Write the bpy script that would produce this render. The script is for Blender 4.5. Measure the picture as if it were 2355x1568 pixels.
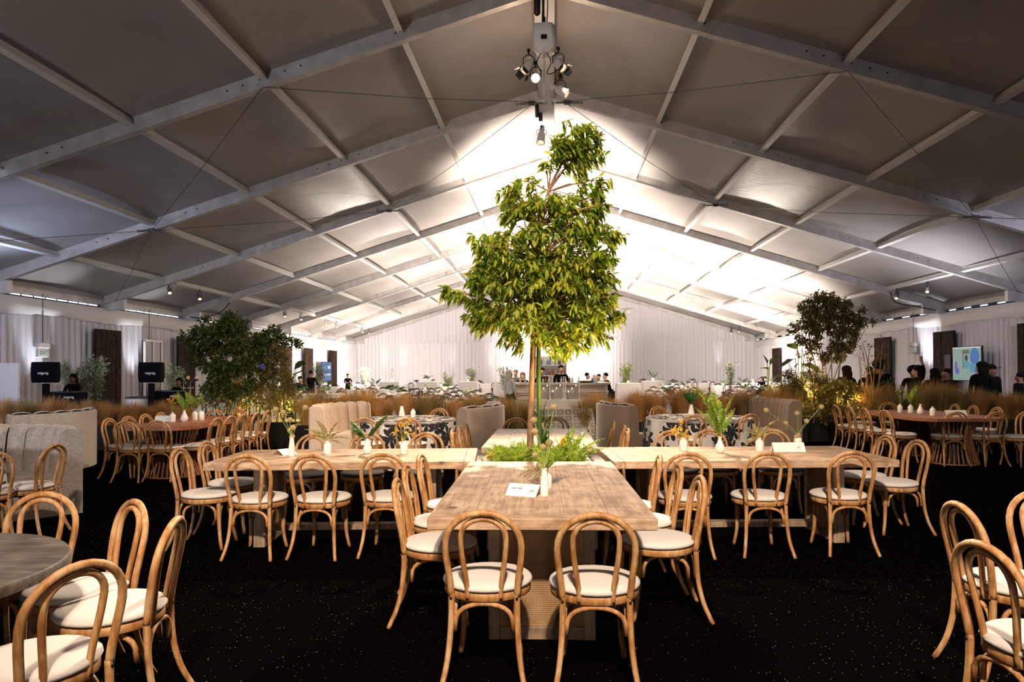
import bpy, math, random
import numpy as np
from mathutils import Vector, Matrix
for _o in list(bpy.data.objects): bpy.data.objects.remove(_o, do_unlink=True)
random.seed(7); RNG = np.random.default_rng(7)
SC = bpy.context.scene; COL = SC.collection
PI = math.pi; R = math.radians
# ------------------------------------------------------------------ camera
EYE = 1.535; FPX = 1600.0; CX, CY = 1182.0, 832.2
YAW, PITCH, ROLL = -0.055, 0.0131, -0.0043
FW = Vector((math.sin(YAW)*math.cos(PITCH), math.cos(YAW)*math.cos(PITCH), math.sin(PITCH)))
_r = Vector((math.cos(YAW), -math.sin(YAW), 0)); _u = _r.cross(FW)
RT = _r*math.cos(ROLL)+_u*math.sin(ROLL); UP = -_r*math.sin(ROLL)+_u*math.cos(ROLL)
camd = bpy.data.cameras.new('camera'); cam = bpy.data.objects.new('camera', camd); COL.objects.link(cam)
M = Matrix.Identity(4)
for i in range(3): M[i][0] = RT[i]; M[i][1] = UP[i]; M[i][2] = -FW[i]
M[2][3] = EYE; cam.matrix_world = M
camd.sensor_width = 36; camd.lens = FPX/2355*36; camd.shift_x = -(CX-1177.5)/2355; camd.shift_y = (CY-784)/2355
camd.clip_end = 300; SC.camera = cam
# ------------------------------------------------------------------ world, lights, exposure
SC.view_settings.view_transform = 'Standard'; SC.view_settings.look = 'None'
SC.view_settings.gamma = 1; SC.view_settings.use_curve_mapping = False; SC.view_settings.exposure = 0.22
W = bpy.data.worlds.new('night'); SC.world = W; W.use_nodes = True
W.node_tree.nodes['Background'].inputs[0].default_value = (0.016, 0.018, 0.030, 1)
W.node_tree.nodes['Background'].inputs[1].default_value = 1.0
WARM = (1, .77, .56); WARM2 = (1, .70, .42); WW = (1, .86, .74); COOL = (.55, .68, 1); AMB = (1, .74, .22)
def lamp(name, kind, loc, power, color, target=None, cone=60, blend=.5, size=.15):
    d = bpy.data.lights.new(name, kind); d.energy = power; d.color = color
    if kind == 'SPOT': d.spot_size = R(cone); d.spot_blend = blend; d.shadow_soft_size = size
    elif kind == 'AREA': d.shape = 'DISK'; d.size = size
    else: d.shadow_soft_size = size
    o = bpy.data.objects.new(name, d); COL.objects.link(o); o.location = loc
    if target is not None:
        o.rotation_euler = (Vector(target)-Vector(loc)).to_track_quat('-Z', 'Y').to_euler()
    return o
# ridge spot cluster over the far end of the tables and its twin above the camera
lamp('ridge_spot_light', 'SPOT', (-.22, 11.55, 6.35), 5200, WARM, (-.1, 5.0, .7), 46, .7, .12)
lamp('ridge_spot_light', 'SPOT', (-.42, 11.6, 6.5), 1500, WARM, (-4.5, 9.5, .6), 60, .8, .12)
lamp('ridge_spot_light', 'SPOT', (.2, 11.6, 6.5), 1400, WARM, (4.5, 10.5, .6), 60, .8, .12)
lamp('rear_cluster_light', 'SPOT', (.3, -2.2, 6.6), 4100, WARM, (.1, 5.5, .6), 54, .8, .15)
lamp('rear_cluster_light', 'SPOT', (-.2, -2.2, 6.6), 1900, WARM, (-3.6, 8.5, .5), 54, .8, .15)
lamp('rear_cluster_light', 'SPOT', (.5, -2.2, 6.6), 1350, WARM, (3.8, 9.0, .5), 54, .8, .15)
lamp('ridge_bay_fill', 'POINT', (-.15, 13.9, 6.9), 110, (1, .72, .5), size=.25)  # added fill without a fixture, brightens the lining round the ridge spots
lamp('hedge_fill_high', 'SPOT', (-.4, 7.2, 8.0), 1500, WARM2, (-3.2, 14.2, .7), 62, .8, .12)  # unseen spots added up high to brighten the grass hedge
lamp('hedge_fill_high', 'SPOT', (.4, 7.2, 8.0), 900, WARM2, (4.6, 15.0, .7), 56, .8, .12)
# unseen fill lamps added low behind the camera to lift frames, lining and pedestals
lamp('camera_side_fill', 'SPOT', (-7.0, -2.5, 2.3), 1700, (.93, .93, 1), (-6.3, 19, 6.6), 80, .9, .5)
lamp('camera_side_fill', 'SPOT', (.4, -3.4, 2.3), 180, (1, .80, .62), (0, 4.5, .3), 60, .9, .4)
lamp('camera_side_fill', 'SPOT', (6.5, -2.5, 2.3), 420, (.97, .93, 1), (6.3, 19, 6.6), 80, .9, .5)
# uplights round the bar that flood the lining and the end drape
lamp('bar_uplight', 'SPOT', (-.2, 21.2, 2.9), 11000, WW, (-.1, 22.8, 9), 82, .8, .4)
for _x in (-6.5, 6.8):
    for _y, _p in ((28.5, 2300), (36, 3000), (45, 3400)): lamp('roof_side_fill', 'SPOT', (_x, _y, 1.7), _p, WW, (_x*.9, _y+.5, 9), 150, .9, .4)  # two side rows of added fill, no fixtures, to brighten the far lining
lamp('bar_uplight', 'SPOT', (.6, 29, 2.8), 15000, WW, (.6, 30, 9), 130, .9, .6)
lamp('bar_uplight', 'SPOT', (.8, 37, 2.6), 11000, WW, (.8, 37.5, 9), 135, .9, .6)
lamp('bar_uplight', 'SPOT', (.8, 44.5, 2.4), 6000, WW, (.8, 45, 9), 130, .9, .6)
lamp('bar_glow', 'SPOT', (.3, 43.5, 2.4), 9000, WW, (.3, 52, 2.8), 70, .9, .5)
lamp('left_uplight', 'SPOT', (-9.5, 39, 2.0), 4200, WW, (-14.5, 41, 3.0), 140, .9, .4)
lamp('left_uplight', 'SPOT', (-10.5, 45, 2.4), 2200, WW, (-12, 50, 3.0), 150, .9, .4)
lamp('right_uplight', 'SPOT', (8.5, 32, 2.4), 9000, WW, (9.0, 34, 7.0), 140, .9, .4)
lamp('right_uplight', 'SPOT', (10.5, 41, 2.4), 3200, WW, (13.5, 44, 4.0), 150, .9, .4)
lamp('right_uplight', 'SPOT', (11.2, 22.5, 1.7), 900, (.95, .93, 1), (11.6, 23, 5), 110, .9, .2)
lamp('dining_fill', 'SPOT', (-5.5, 21, 6.2), 2200, (1, .82, .66), (-5.5, 24, .6), 110, .9, .3)  # added fill without fixtures, brightens the far tables and chairs
lamp('dining_fill', 'SPOT', (6.0, 22, 6.2), 2200, (1, .82, .66), (6.0, 25, .6), 110, .9, .3)
lamp('dining_fill', 'SPOT', (-6.5, 32, 6.2), 2600, WW, (-6.5, 35, .6), 120, .9, .3)
lamp('dining_fill', 'SPOT', (7.0, 32, 6.2), 2600, WW, (7.0, 35, .6), 120, .9, .3)
lamp('bar_front_light', 'SPOT', (.5, 17.5, 7.2), 800, (1, .8, .62), (.3, 22.5, .9), 40, .8, .15)
# cool light on the side drapes and eaves
lamp('cool_wall_light', 'SPOT', (-14.0, 15.5, 2.9), 520, COOL, (-13.4, 15.2, 5), 120, .9, .2)
lamp('cool_wall_wash', 'SPOT', (-11.5, 9.0, 3.4), 1000, (.70, .75, 1), (-14.8, 19, 2.2), 110, .9, .3)
lamp('cool_wall_wash', 'SPOT', (11.5, 12.5, 3.4), 900, (.76, .76, 1), (14.8, 22, 2.2), 110, .9, .3)
lamp('wall_uplight', 'SPOT', (-14.45, 19.3, .5), 420, (.88, .93, 1), (-14.75, 19.3, 3.2), 44, .8, .08)
lamp('wall_uplight', 'SPOT', (-14.45, 24.0, .5), 420, (.88, .93, 1), (-14.75, 24.0, 3.2), 44, .8, .08)
lamp('olive_bush_fill', 'SPOT', (-11.6, 17.6, .9), 90, (.95, 1, .85), (-11.6, 18.7, 1.6), 90, .8, .1)  # small fill added to brighten the olive bushes
lamp('wall_uplight', 'SPOT', (14.1, 28.4, .4), 900, (.9, .93, 1), (14.75, 28.5, 3.4), 46, .9, .1)
# amber planting lights
lamp('tree_uplight', 'SPOT', (.15, 6.2, .86), 230, (1, .60, .13), (.2, 6.6, 2.6), 84, .8, .05)
lamp('shrub_uplight', 'POINT', (-6.35, 14.7, .75), 70, AMB, size=.05)
lamp('shrub_uplight', 'POINT', (-5.6, 14.5, .75), 60, AMB, size=.05)
lamp('shrub_uplight', 'POINT', (5.55, 15.5, 1.0), 130, AMB, size=.05)
lamp('shrub_uplight', 'POINT', (6.35, 15.5, .9), 80, AMB, size=.05)
lamp('hedge_fill_rear', 'SPOT', (-3.2, 17.6, 4.9), 420, (1, .7, .3), (-4.0, 14.0, .8), 50, .8, .1)  # extra spot without a fixture, added to brighten the hedge
# ------------------------------------------------------------------ pixel helpers (photo ray -> metres in the tent)
def P(x, y, z):
    d = RT*((x-CX)/FPX)-UP*((y-CY)/FPX)+FW; t = (z-EYE)/d.z
    return Vector((d.x*t, d.y*t, z))
def D(x, y, Y):
    d = RT*((x-CX)/FPX)-UP*((y-CY)/FPX)+FW; t = Y/d.y
    return Vector((d.x*t, Y, EYE+d.z*t))
# ------------------------------------------------------------------ materials
MATS = {}
def mat(name, color=(.5, .5, .5), rough=.6, metal=0, **kw):
    m = bpy.data.materials.new(name); m.use_nodes = True; MATS[name] = m
    b = m.node_tree.nodes['Principled BSDF']
    b.inputs['Base Color'].default_value = (*color, 1); b.inputs['Roughness'].default_value = rough
    b.inputs['Metallic'].default_value = metal
    for k, v in kw.items(): b.inputs[k.replace('_', ' ')].default_value = v
    return m
class N:
    def __init__(s, m): s.t = m.node_tree; s.b = s.t.nodes['Principled BSDF']
    def n(s, typ, **kw):
        q = s.t.nodes.new(typ)
        for k, v in kw.items():
            if k.startswith('_'): setattr(q, k[1:], v)
            else: q.inputs[k.replace('_', ' ')].default_value = v
        return q
    def l(s, a, b): s.t.links.new(a, b)
    def ramp(s, fac, stops):
        q = s.t.nodes.new('ShaderNodeValToRGB'); e = q.color_ramp.elements
        while len(e) < len(stops): e.new(.5)
        for i, (p, c) in enumerate(stops): e[i].position = p; e[i].color = (*c, 1)
        s.l(fac, q.inputs[0]); return q.outputs[0]
    def math(s, op, a, b=None, c=None):
        q = s.t.nodes.new('ShaderNodeMath'); q.operation = op
        for i, v in enumerate((a, b, c)):
            if v is None: continue
            if isinstance(v, (int, float)): q.inputs[i].default_value = v
            else: s.l(v, q.inputs[i])
        return q.outputs[0]
    def bump(s, h, st=.3, dist=.01):
        q = s.n('ShaderNodeBump', Strength=st, Distance=dist); s.l(h, q.inputs['Height']); s.l(q.outputs[0], s.b.inputs['Normal'])
def wood(name, c0, c1, c2, scale=(30, 3, 30), rough=.55, rnd=True, bump=.25, knots=False):
    m = mat(name, rough=rough); k = N(m)
    tc = k.n('ShaderNodeTexCoord'); mp = k.n('ShaderNodeMapping'); mp.inputs['Scale'].default_value = scale
    k.l(tc.outputs['Object'], mp.inputs[0])
    if rnd:
        oi = k.n('ShaderNodeObjectInfo'); cb = k.n('ShaderNodeCombineXYZ')
        for i in range(3): k.l(k.math('MULTIPLY', oi.outputs['Random'], 31.7+i*13), cb.inputs[i])
        k.l(cb.outputs[0], mp.inputs['Location'])
    nz = k.n('ShaderNodeTexNoise', Scale=1.0, Detail=6, Roughness=.65); k.l(mp.outputs[0], nz.inputs['Vector'])
    n2 = k.n('ShaderNodeTexNoise', Scale=7.0, Detail=4, Roughness=.6); k.l(tc.outputs['Object'], n2.inputs['Vector'])
    f = k.math('ADD', k.math('MULTIPLY', nz.outputs[0], .55), k.math('MULTIPLY', n2.outputs[0], .45))
    c = k.ramp(f, [(.40, c0), (.5, c1), (.60, c2)])
    if knots:
        mk = k.n('ShaderNodeMapping'); mk.inputs['Scale'].default_value = (2.2, 2.2, 2.2); k.l(tc.outputs['Object'], mk.inputs[0])
        v = k.n('ShaderNodeTexVoronoi', Scale=1.0); k.l(mk.outputs[0], v.inputs['Vector'])
        kf = k.ramp(v.outputs['Distance'], [(.03, (1, 1, 1)), (.09, (0, 0, 0))])
        mx = k.n('ShaderNodeMix', _data_type='RGBA'); k.l(kf, mx.inputs[0]); k.l(c, mx.inputs[6]); mx.inputs[7].default_value = (.06, .03, .015, 1); c = mx.outputs[2]
    k.l(c, k.b.inputs['Base Color']); k.bump(nz.outputs[0], bump, .004)
    return m
M_CHAIR = wood('limed_oak', (.27, .115, .034), (.43, .215, .078), (.56, .36, .19), (38, 38, 5))
M_TABLE = wood('washed_plank', (.27, .165, .105), (.44, .30, .20), (.60, .45, .33), (2.5, 34, 34), .5, knots=True)
M_TABX = wood('washed_plank_cross', (.27, .165, .105), (.44, .30, .20), (.60, .45, .33), (34, 2.5, 34), .5, knots=True)
M_POST = wood('washed_post', (.17, .12, .08), (.26, .19, .13), (.36, .28, .2), (30, 30, 3), .6)
M_RUST = wood('rust_wood', (.20, .07, .03), (.31, .12, .055), (.40, .175, .085), (26, 2.5, 26), .45)
M_GREYW = wood('charcoal_wood', (.045, .036, .032), (.085, .07, .062), (.14, .12, .108), (3, 30, 30), .55)
M_PANEL = wood('barn_board', (.010, .005, .0035), (.025, .013, .009), (.055, .032, .023), (40, 40, 2), .7)
M_BARK = wood('bark', (.12, .065, .035), (.22, .125, .07), (.30, .18, .10), (60, 60, 12), .9, bump=.6)
M_BLACKW = mat('black_bentwood', (.018, .011, .009), .4)
M_BLACK = mat('black_shell', (.006, .006, .008), .45)
M_NAVY = mat('stretch_black', (.002, .0025, .005), .9, 0, Specular_IOR_Level=.1)
M_CUSH = mat('linen_cushion', (.66, .63, .63), .9); k = N(M_CUSH); nz = k.n('ShaderNodeTexNoise', Scale=380, Detail=2); k.bump(nz.outputs[0], .15, .002)
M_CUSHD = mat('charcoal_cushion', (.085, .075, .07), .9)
M_WHITE = mat('white_ceramic', (.85, .82, .78), .35)
M_PAPER = mat('white_card', (.86, .85, .84), .8)
M_INK = mat('black_ink', (.02, .02, .02), .8)
M_CLOTH = mat('white_linen', (.72, .68, .66), .85)
M_BOLT = mat('dark_bolt', (.02, .018, .016), .4, .6)
M_CHROME = mat('chrome', (.75, .75, .75), .18, 1)
M_PURL = mat('purlin_lit', (.62, .61, .60), .4)  # lit look of the purlins put into a paler base colour
M_RIDGE = mat('ridge_grey', (.42, .41, .42), .5)
M_CANM = mat('white_fixture', (.78, .76, .74), .45)
M_BRASS = mat('copper', (.75, .38, .2), .25, 1)
M_CABLE = mat('steel_cable', (.10, .095, .09), .45, .8)
M_ALU = mat('aluminium', (.46, .44, .42), .42, .25); k = N(M_ALU); tc = k.n('ShaderNodeTexCoord'); nz = k.n('ShaderNodeTexNoise', Scale=3, Detail=5); k.l(tc.outputs['Object'], nz.inputs['Vector']); k.l(k.ramp(nz.outputs[0], [(.3, (.36, .34, .33)), (.7, (.54, .52, .50))]), k.b.inputs['Base Color'])
M_ROOF = mat('roof_lining', (.30, .275, .26), .34); k = N(M_ROOF)
tc = k.n('ShaderNodeTexCoord'); mp = k.n('ShaderNodeMapping'); mp.inputs['Scale'].default_value = (1.2, 9, 1); k.l(tc.outputs['Object'], mp.inputs[0])
nz = k.n('ShaderNodeTexNoise', Scale=1.6, Detail=7, Roughness=.6); k.l(mp.outputs[0], nz.inputs['Vector'])
n2 = k.n('ShaderNodeTexNoise', Scale=.45, Detail=3); k.l(tc.outputs['Object'], n2.inputs['Vector'])
k.l(k.ramp(n2.outputs[0], [(.3, (.25, .228, .215)), (.7, (.34, .315, .30))]), k.b.inputs['Base Color']); k.bump(nz.outputs[0], .22, .03)
k.b.inputs['Transmission Weight'].default_value = 0
M_DRAPE = mat('sheer_drape', (.60, .58, .62), .9)
M_VAL = mat('valance_vinyl', (.70, .68, .68), .6)
M_SKINL = mat('skin_light', (.55, .33, .23), .55); M_SKIND = mat('skin_dark', (.20, .10, .065), .55)
M_HAIRD = mat('dark_hair', (.005, .0035, .003), .85, 0, Specular_IOR_Level=.15); M_HAIRB = mat('auburn_hair', (.22, .08, .03), .6)
M_CLBLK = mat('black_clothing', (.004, .0035, .0035), .95, 0, Specular_IOR_Level=.1); M_CLGRY = mat('grey_clothing', (.10, .10, .11), .85); M_CLPAL = mat('pale_blouse', (.45, .48, .47), .85)
M_TERRA = mat('planter_black', (.010, .009, .008), .6)
M_SOIL = mat('bark_mulch', (.10, .045, .015), .95)
M_GREYB = mat('grey_board', (.42, .38, .36), .7)
M_SLIT = mat('eave_daylight', (1, 1, 1), .5, Emission_Color=(.93, .95, 1, 1), Emission_Strength=3.0)
def emis(name, c, s): return mat(name, (.02, .02, .02), .5, Emission_Color=(*c, 1), Emission_Strength=s)
M_LENS = emis('lit_lens', (1, .72, .38), 220); M_LENS2 = emis('dim_lens', (1, .7, .4), 3); M_TUBE = emis('uplight_lens', (.95, .97, 1), 12)
M_GREENG = emis('exit_green', (.04, .35, .12), .5); M_FLAME = emis('candle_glow', (1, .8, .5), 3)
M_GLASS = mat('clear_glass', (.95, .95, .95), .03, Transmission_Weight=1.0, IOR=1.2)
M_BOT1 = mat('amber_bottle', (.25, .10, .03), .15); M_BOT2 = mat('clear_bottle', (.45, .47, .48), .12); M_BOT3 = mat('blue_bottle', (.08, .14, .30), .15)
# black carpet with bright flecks
M_FLOOR = mat('black_carpet', (.002, .0018, .0018), .95, Specular_IOR_Level=0.0); k = N(M_FLOOR)
tc = k.n('ShaderNodeTexCoord'); v = k.n('ShaderNodeTexVoronoi', Scale=55, Randomness=1); k.l(tc.outputs['Object'], v.inputs['Vector'])
wn = k.n('ShaderNodeTexWhiteNoise'); k.l(v.outputs['Position'], wn.inputs['Vector'])
n2 = k.n('ShaderNodeTexNoise', Scale=.8, Detail=3); k.l(tc.outputs['Object'], n2.inputs['Vector'])
thr = k.math('SUBTRACT', 1.03, k.math('MULTIPLY', n2.outputs[0], .42))
f = k.math('MULTIPLY', k.math('GREATER_THAN', wn.outputs['Value'], thr), k.math('LESS_THAN', v.outputs['Distance'], .13))
mx = k.n('ShaderNodeMix', _data_type='RGBA'); k.l(f, mx.inputs[0]); mx.inputs[6].default_value = (.0016, .0013, .0013, 1); mx.inputs[7].default_value = (.5, .42, .38, 1)
k.l(mx.outputs[2], k.b.inputs['Base Color'])
nz = k.n('ShaderNodeTexNoise', Scale=140, Detail=2); k.l(tc.outputs['Object'], nz.inputs['Vector']); k.bump(nz.outputs[0], .6, .01)
MATS['barn_board'].node_tree.nodes['Principled BSDF'].inputs['Specular IOR Level'].default_value = .1
# woven cane
M_WEAVE = mat('woven_cane', (.4, .25, .12), .8); k = N(M_WEAVE); tc = k.n('ShaderNodeTexCoord')
a = k.n('ShaderNodeTexWave', _bands_direction='Z', Scale=26); b_ = k.n('ShaderNodeTexWave', _bands_direction='X', Scale=40, Distortion=1.0)
for q in (a, b_): k.l(tc.outputs['Object'], q.inputs['Vector'])
nz = k.n('ShaderNodeTexNoise', Scale=9, Detail=4); k.l(tc.outputs['Object'], nz.inputs['Vector'])
f = k.math('ADD', k.math('MULTIPLY', k.math('MULTIPLY', a.outputs['Fac'], b_.outputs['Fac']), .6), k.math('MULTIPLY', nz.outputs[0], .5))
k.l(k.ramp(f, [(.15, (.16, .085, .035)), (.5, (.36, .22, .11)), (.8, (.52, .37, .22))]), k.b.inputs['Base Color']); k.bump(f, .5, .006)
def velvet(name, c0, c1):
    m = mat(name, c0, .75, Sheen_Weight=.5, Sheen_Roughness=.4); k = N(m); tc = k.n('ShaderNodeTexCoord')
    nz = k.n('ShaderNodeTexNoise', Scale=34, Detail=6, Roughness=.75); k.l(tc.outputs['Object'], nz.inputs['Vector'])
    k.l(k.ramp(nz.outputs[0], [(.38, c0), (.64, c1)]), k.b.inputs['Base Color']); return m
M_VCREAM = velvet('cream_velvet', (.56, .43, .34), (.64, .52, .43)); M_VTAUPE = velvet('taupe_velvet', (.23, .18, .155), (.30, .24, .21))
M_VBROWN = velvet('brown_velvet', (.15, .105, .08), (.20, .145, .11)); M_VSILV = velvet('crushed_velvet', (.32, .28, .26), (.47, .43, .41))
# floral cloth: black petal clusters on white, from UV
def floral(name, dark, light, sc=3.2):
    m = mat(name, light, .85); k = N(m); uv = k.n('ShaderNodeUVMap')
    out = None
    for s_, kk, rr, off in ((sc, 3.5, .40, 0), (sc*1.37, 2.5, .42, 5.3)):
        mp = k.n('ShaderNodeMapping'); mp.inputs['Scale'].default_value = (s_, s_, s_); mp.inputs['Location'].default_value = (off, off*.7, 0); k.l(uv.outputs[0], mp.inputs[0])
        v = k.n('ShaderNodeTexVoronoi', _voronoi_dimensions='2D', Scale=1.0, Randomness=.75); k.l(mp.outputs[0], v.inputs['Vector'])
        sub = k.n('ShaderNodeVectorMath', _operation='SUBTRACT'); k.l(mp.outputs[0], sub.inputs[0]); k.l(v.outputs['Position'], sub.inputs[1])
        sx = k.n('ShaderNodeSeparateXYZ'); k.l(sub.outputs[0], sx.inputs[0])
        wn = k.n('ShaderNodeTexWhiteNoise', _noise_dimensions='2D'); k.l(v.outputs['Position'], wn.inputs['Vector'])
        ang = k.math('ADD', k.math('ARCTAN2', sx.outputs[1], sx.outputs[0]), k.math('MULTIPLY', wn.outputs['Value'], 6.28))
        pet = k.math('POWER', k.math('ABSOLUTE', k.math('COSINE', k.math('MULTIPLY', ang, kk))), .8)
        f = k.math('LESS_THAN', v.outputs['Distance'], k.math('ADD', k.math('MULTIPLY', pet, rr), .03))
        out = f if out is None else k.math('MAXIMUM', out, f)
    mx = k.n('ShaderNodeMix', _data_type='RGBA'); k.l(out, mx.inputs[0]); mx.inputs[6].default_value = (*light, 1); mx.inputs[7].default_value = (*dark, 1)
    k.l(mx.outputs[2], k.b.inputs['Base Color']); return m
M_FLORAL = floral('floral_cloth', (.010, .010, .016), (.60, .57, .56), 2.5)
M_GEO = mat('geometric_cloth', (.3, .3, .3), .85); k = N(M_GEO); uv = k.n('ShaderNodeUVMap'); sx = k.n('ShaderNodeSeparateXYZ'); k.l(uv.outputs[0], sx.inputs[0])
fx = k.math('SUBTRACT', k.math('FRACT', k.math('MULTIPLY', sx.outputs[0], 8.0)), .5); fy = k.math('SUBTRACT', k.math('FRACT', k.math('MULTIPLY', sx.outputs[1], 8.0)), .5)
mxx = k.math('MAXIMUM', k.math('ABSOLUTE', fx), k.math('ABSOLUTE', fy)); rad = k.math('SQRT', k.math('ADD', k.math('MULTIPLY', fx, fx), k.math('MULTIPLY', fy, fy)))
sq = k.math('MULTIPLY', k.math('LESS_THAN', mxx, .40), k.math('GREATER_THAN', rad, .2)); sq = k.math('MAXIMUM', sq, k.math('LESS_THAN', rad, .08))
mx = k.n('ShaderNodeMix', _data_type='RGBA'); k.l(sq, mx.inputs[0]); mx.inputs[6].default_value = (.48, .45, .42, 1); mx.inputs[7].default_value = (.26, .235, .21, 1); k.l(mx.outputs[2], k.b.inputs['Base Color'])
def leafmat(name, c0, c1, c2, rough=.45, trans=.25):
    m = mat(name, c1, rough); k = N(m); tc = k.n('ShaderNodeTexCoord'); g = k.n('ShaderNodeNewGeometry')
    nz = k.n('ShaderNodeTexNoise', Scale=5, Detail=2); k.l(tc.outputs['Object'], nz.inputs['Vector'])
    oi = k.n('ShaderNodeObjectInfo')
    f = k.math('ADD', k.math('MULTIPLY', g.outputs['Random Per Island'], .6), k.math('MULTIPLY', k.math('ADD', nz.outputs[0], k.math('MULTIPLY', oi.outputs['Random'], .3)), .4))
    c = k.ramp(f, [(.2, c0), (.5, c1), (.85, c2)]); k.l(c, k.b.inputs['Base Color'])
    t = k.n('ShaderNodeBsdfTranslucent'); k.l(c, t.inputs[0]); ms = k.n('ShaderNodeMixShader'); ms.inputs[0].default_value = trans
    o = [q for q in k.t.nodes if q.type == 'OUTPUT_MATERIAL'][0]
    k.l(k.b.outputs[0], ms.inputs[1]); k.l(t.outputs[0], ms.inputs[2]); k.l(ms.outputs[0], o.inputs[0]); return m
M_LEAF = leafmat('tree_leaf', (.06, .13, .010), (.17, .26, .018), (.42, .40, .035), trans=.35)
M_LEAFD = leafmat('dark_leaf', (.022, .05, .014), (.05, .09, .02), (.12, .14, .03))
M_LEAFO = leafmat('olive_leaf', (.14, .18, .10), (.25, .30, .18), (.42, .45, .32))
M_LEAFLIT = leafmat('amber_lit_leaf', (.30, .22, .03), (.45, .33, .05), (.6, .42, .08))  # glow of the amber uplights put into the leaf colour
M_LEAFB = leafmat('brown_leaf', (.09, .05, .025), (.16, .09, .04), (.22, .13, .06))
M_FERN = leafmat('fern_leaf', (.10, .22, .02), (.22, .36, .035), (.42, .48, .06), trans=.3)
M_FERND = leafmat('dark_fern', (.03, .10, .02), (.06, .17, .03), (.12, .24, .05))
M_FERNF = leafmat('feathery_fern', (.20, .19, .05), (.30, .28, .08), (.42, .36, .12))
M_BIGL = leafmat('glossy_leaf', (.012, .03, .012), (.025, .055, .02), (.05, .09, .03), .3, .1)
M_PALEL = leafmat('variegated_leaf', (.15, .24, .08), (.40, .46, .28), (.65, .66, .5))
M_GRASS = leafmat('dry_grass', (.30, .14, .04), (.52, .27, .095), (.68, .42, .18), .8, .3)
M_GRASSLIT = leafmat('golden_lit_grass', (.45, .24, .05), (.62, .36, .10), (.75, .48, .17), .8, .3)  # warm spotlight on the grass put into a brighter blade colour
M_GRASSO = leafmat('olive_grass', (.16, .11, .03), (.30, .20, .06), (.46, .34, .15), .8, .3)
M_ALLIUM = leafmat('dried_seed_head', (.30, .22, .09), (.50, .40, .20), (.62, .52, .32), .8, .1)
M_STEM = mat('green_stem', (.18, .26, .05), .6); M_STAKE = mat('green_stake', (.035, .075, .012), .6)
M_YFLOW = leafmat('yellow_bloom', (.55, .28, .02), (.75, .45, .04), (.85, .6, .15), .7, .2)
M_PURPLE = mat('purple_bloom', (.18, .16, .75), .6)
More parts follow.
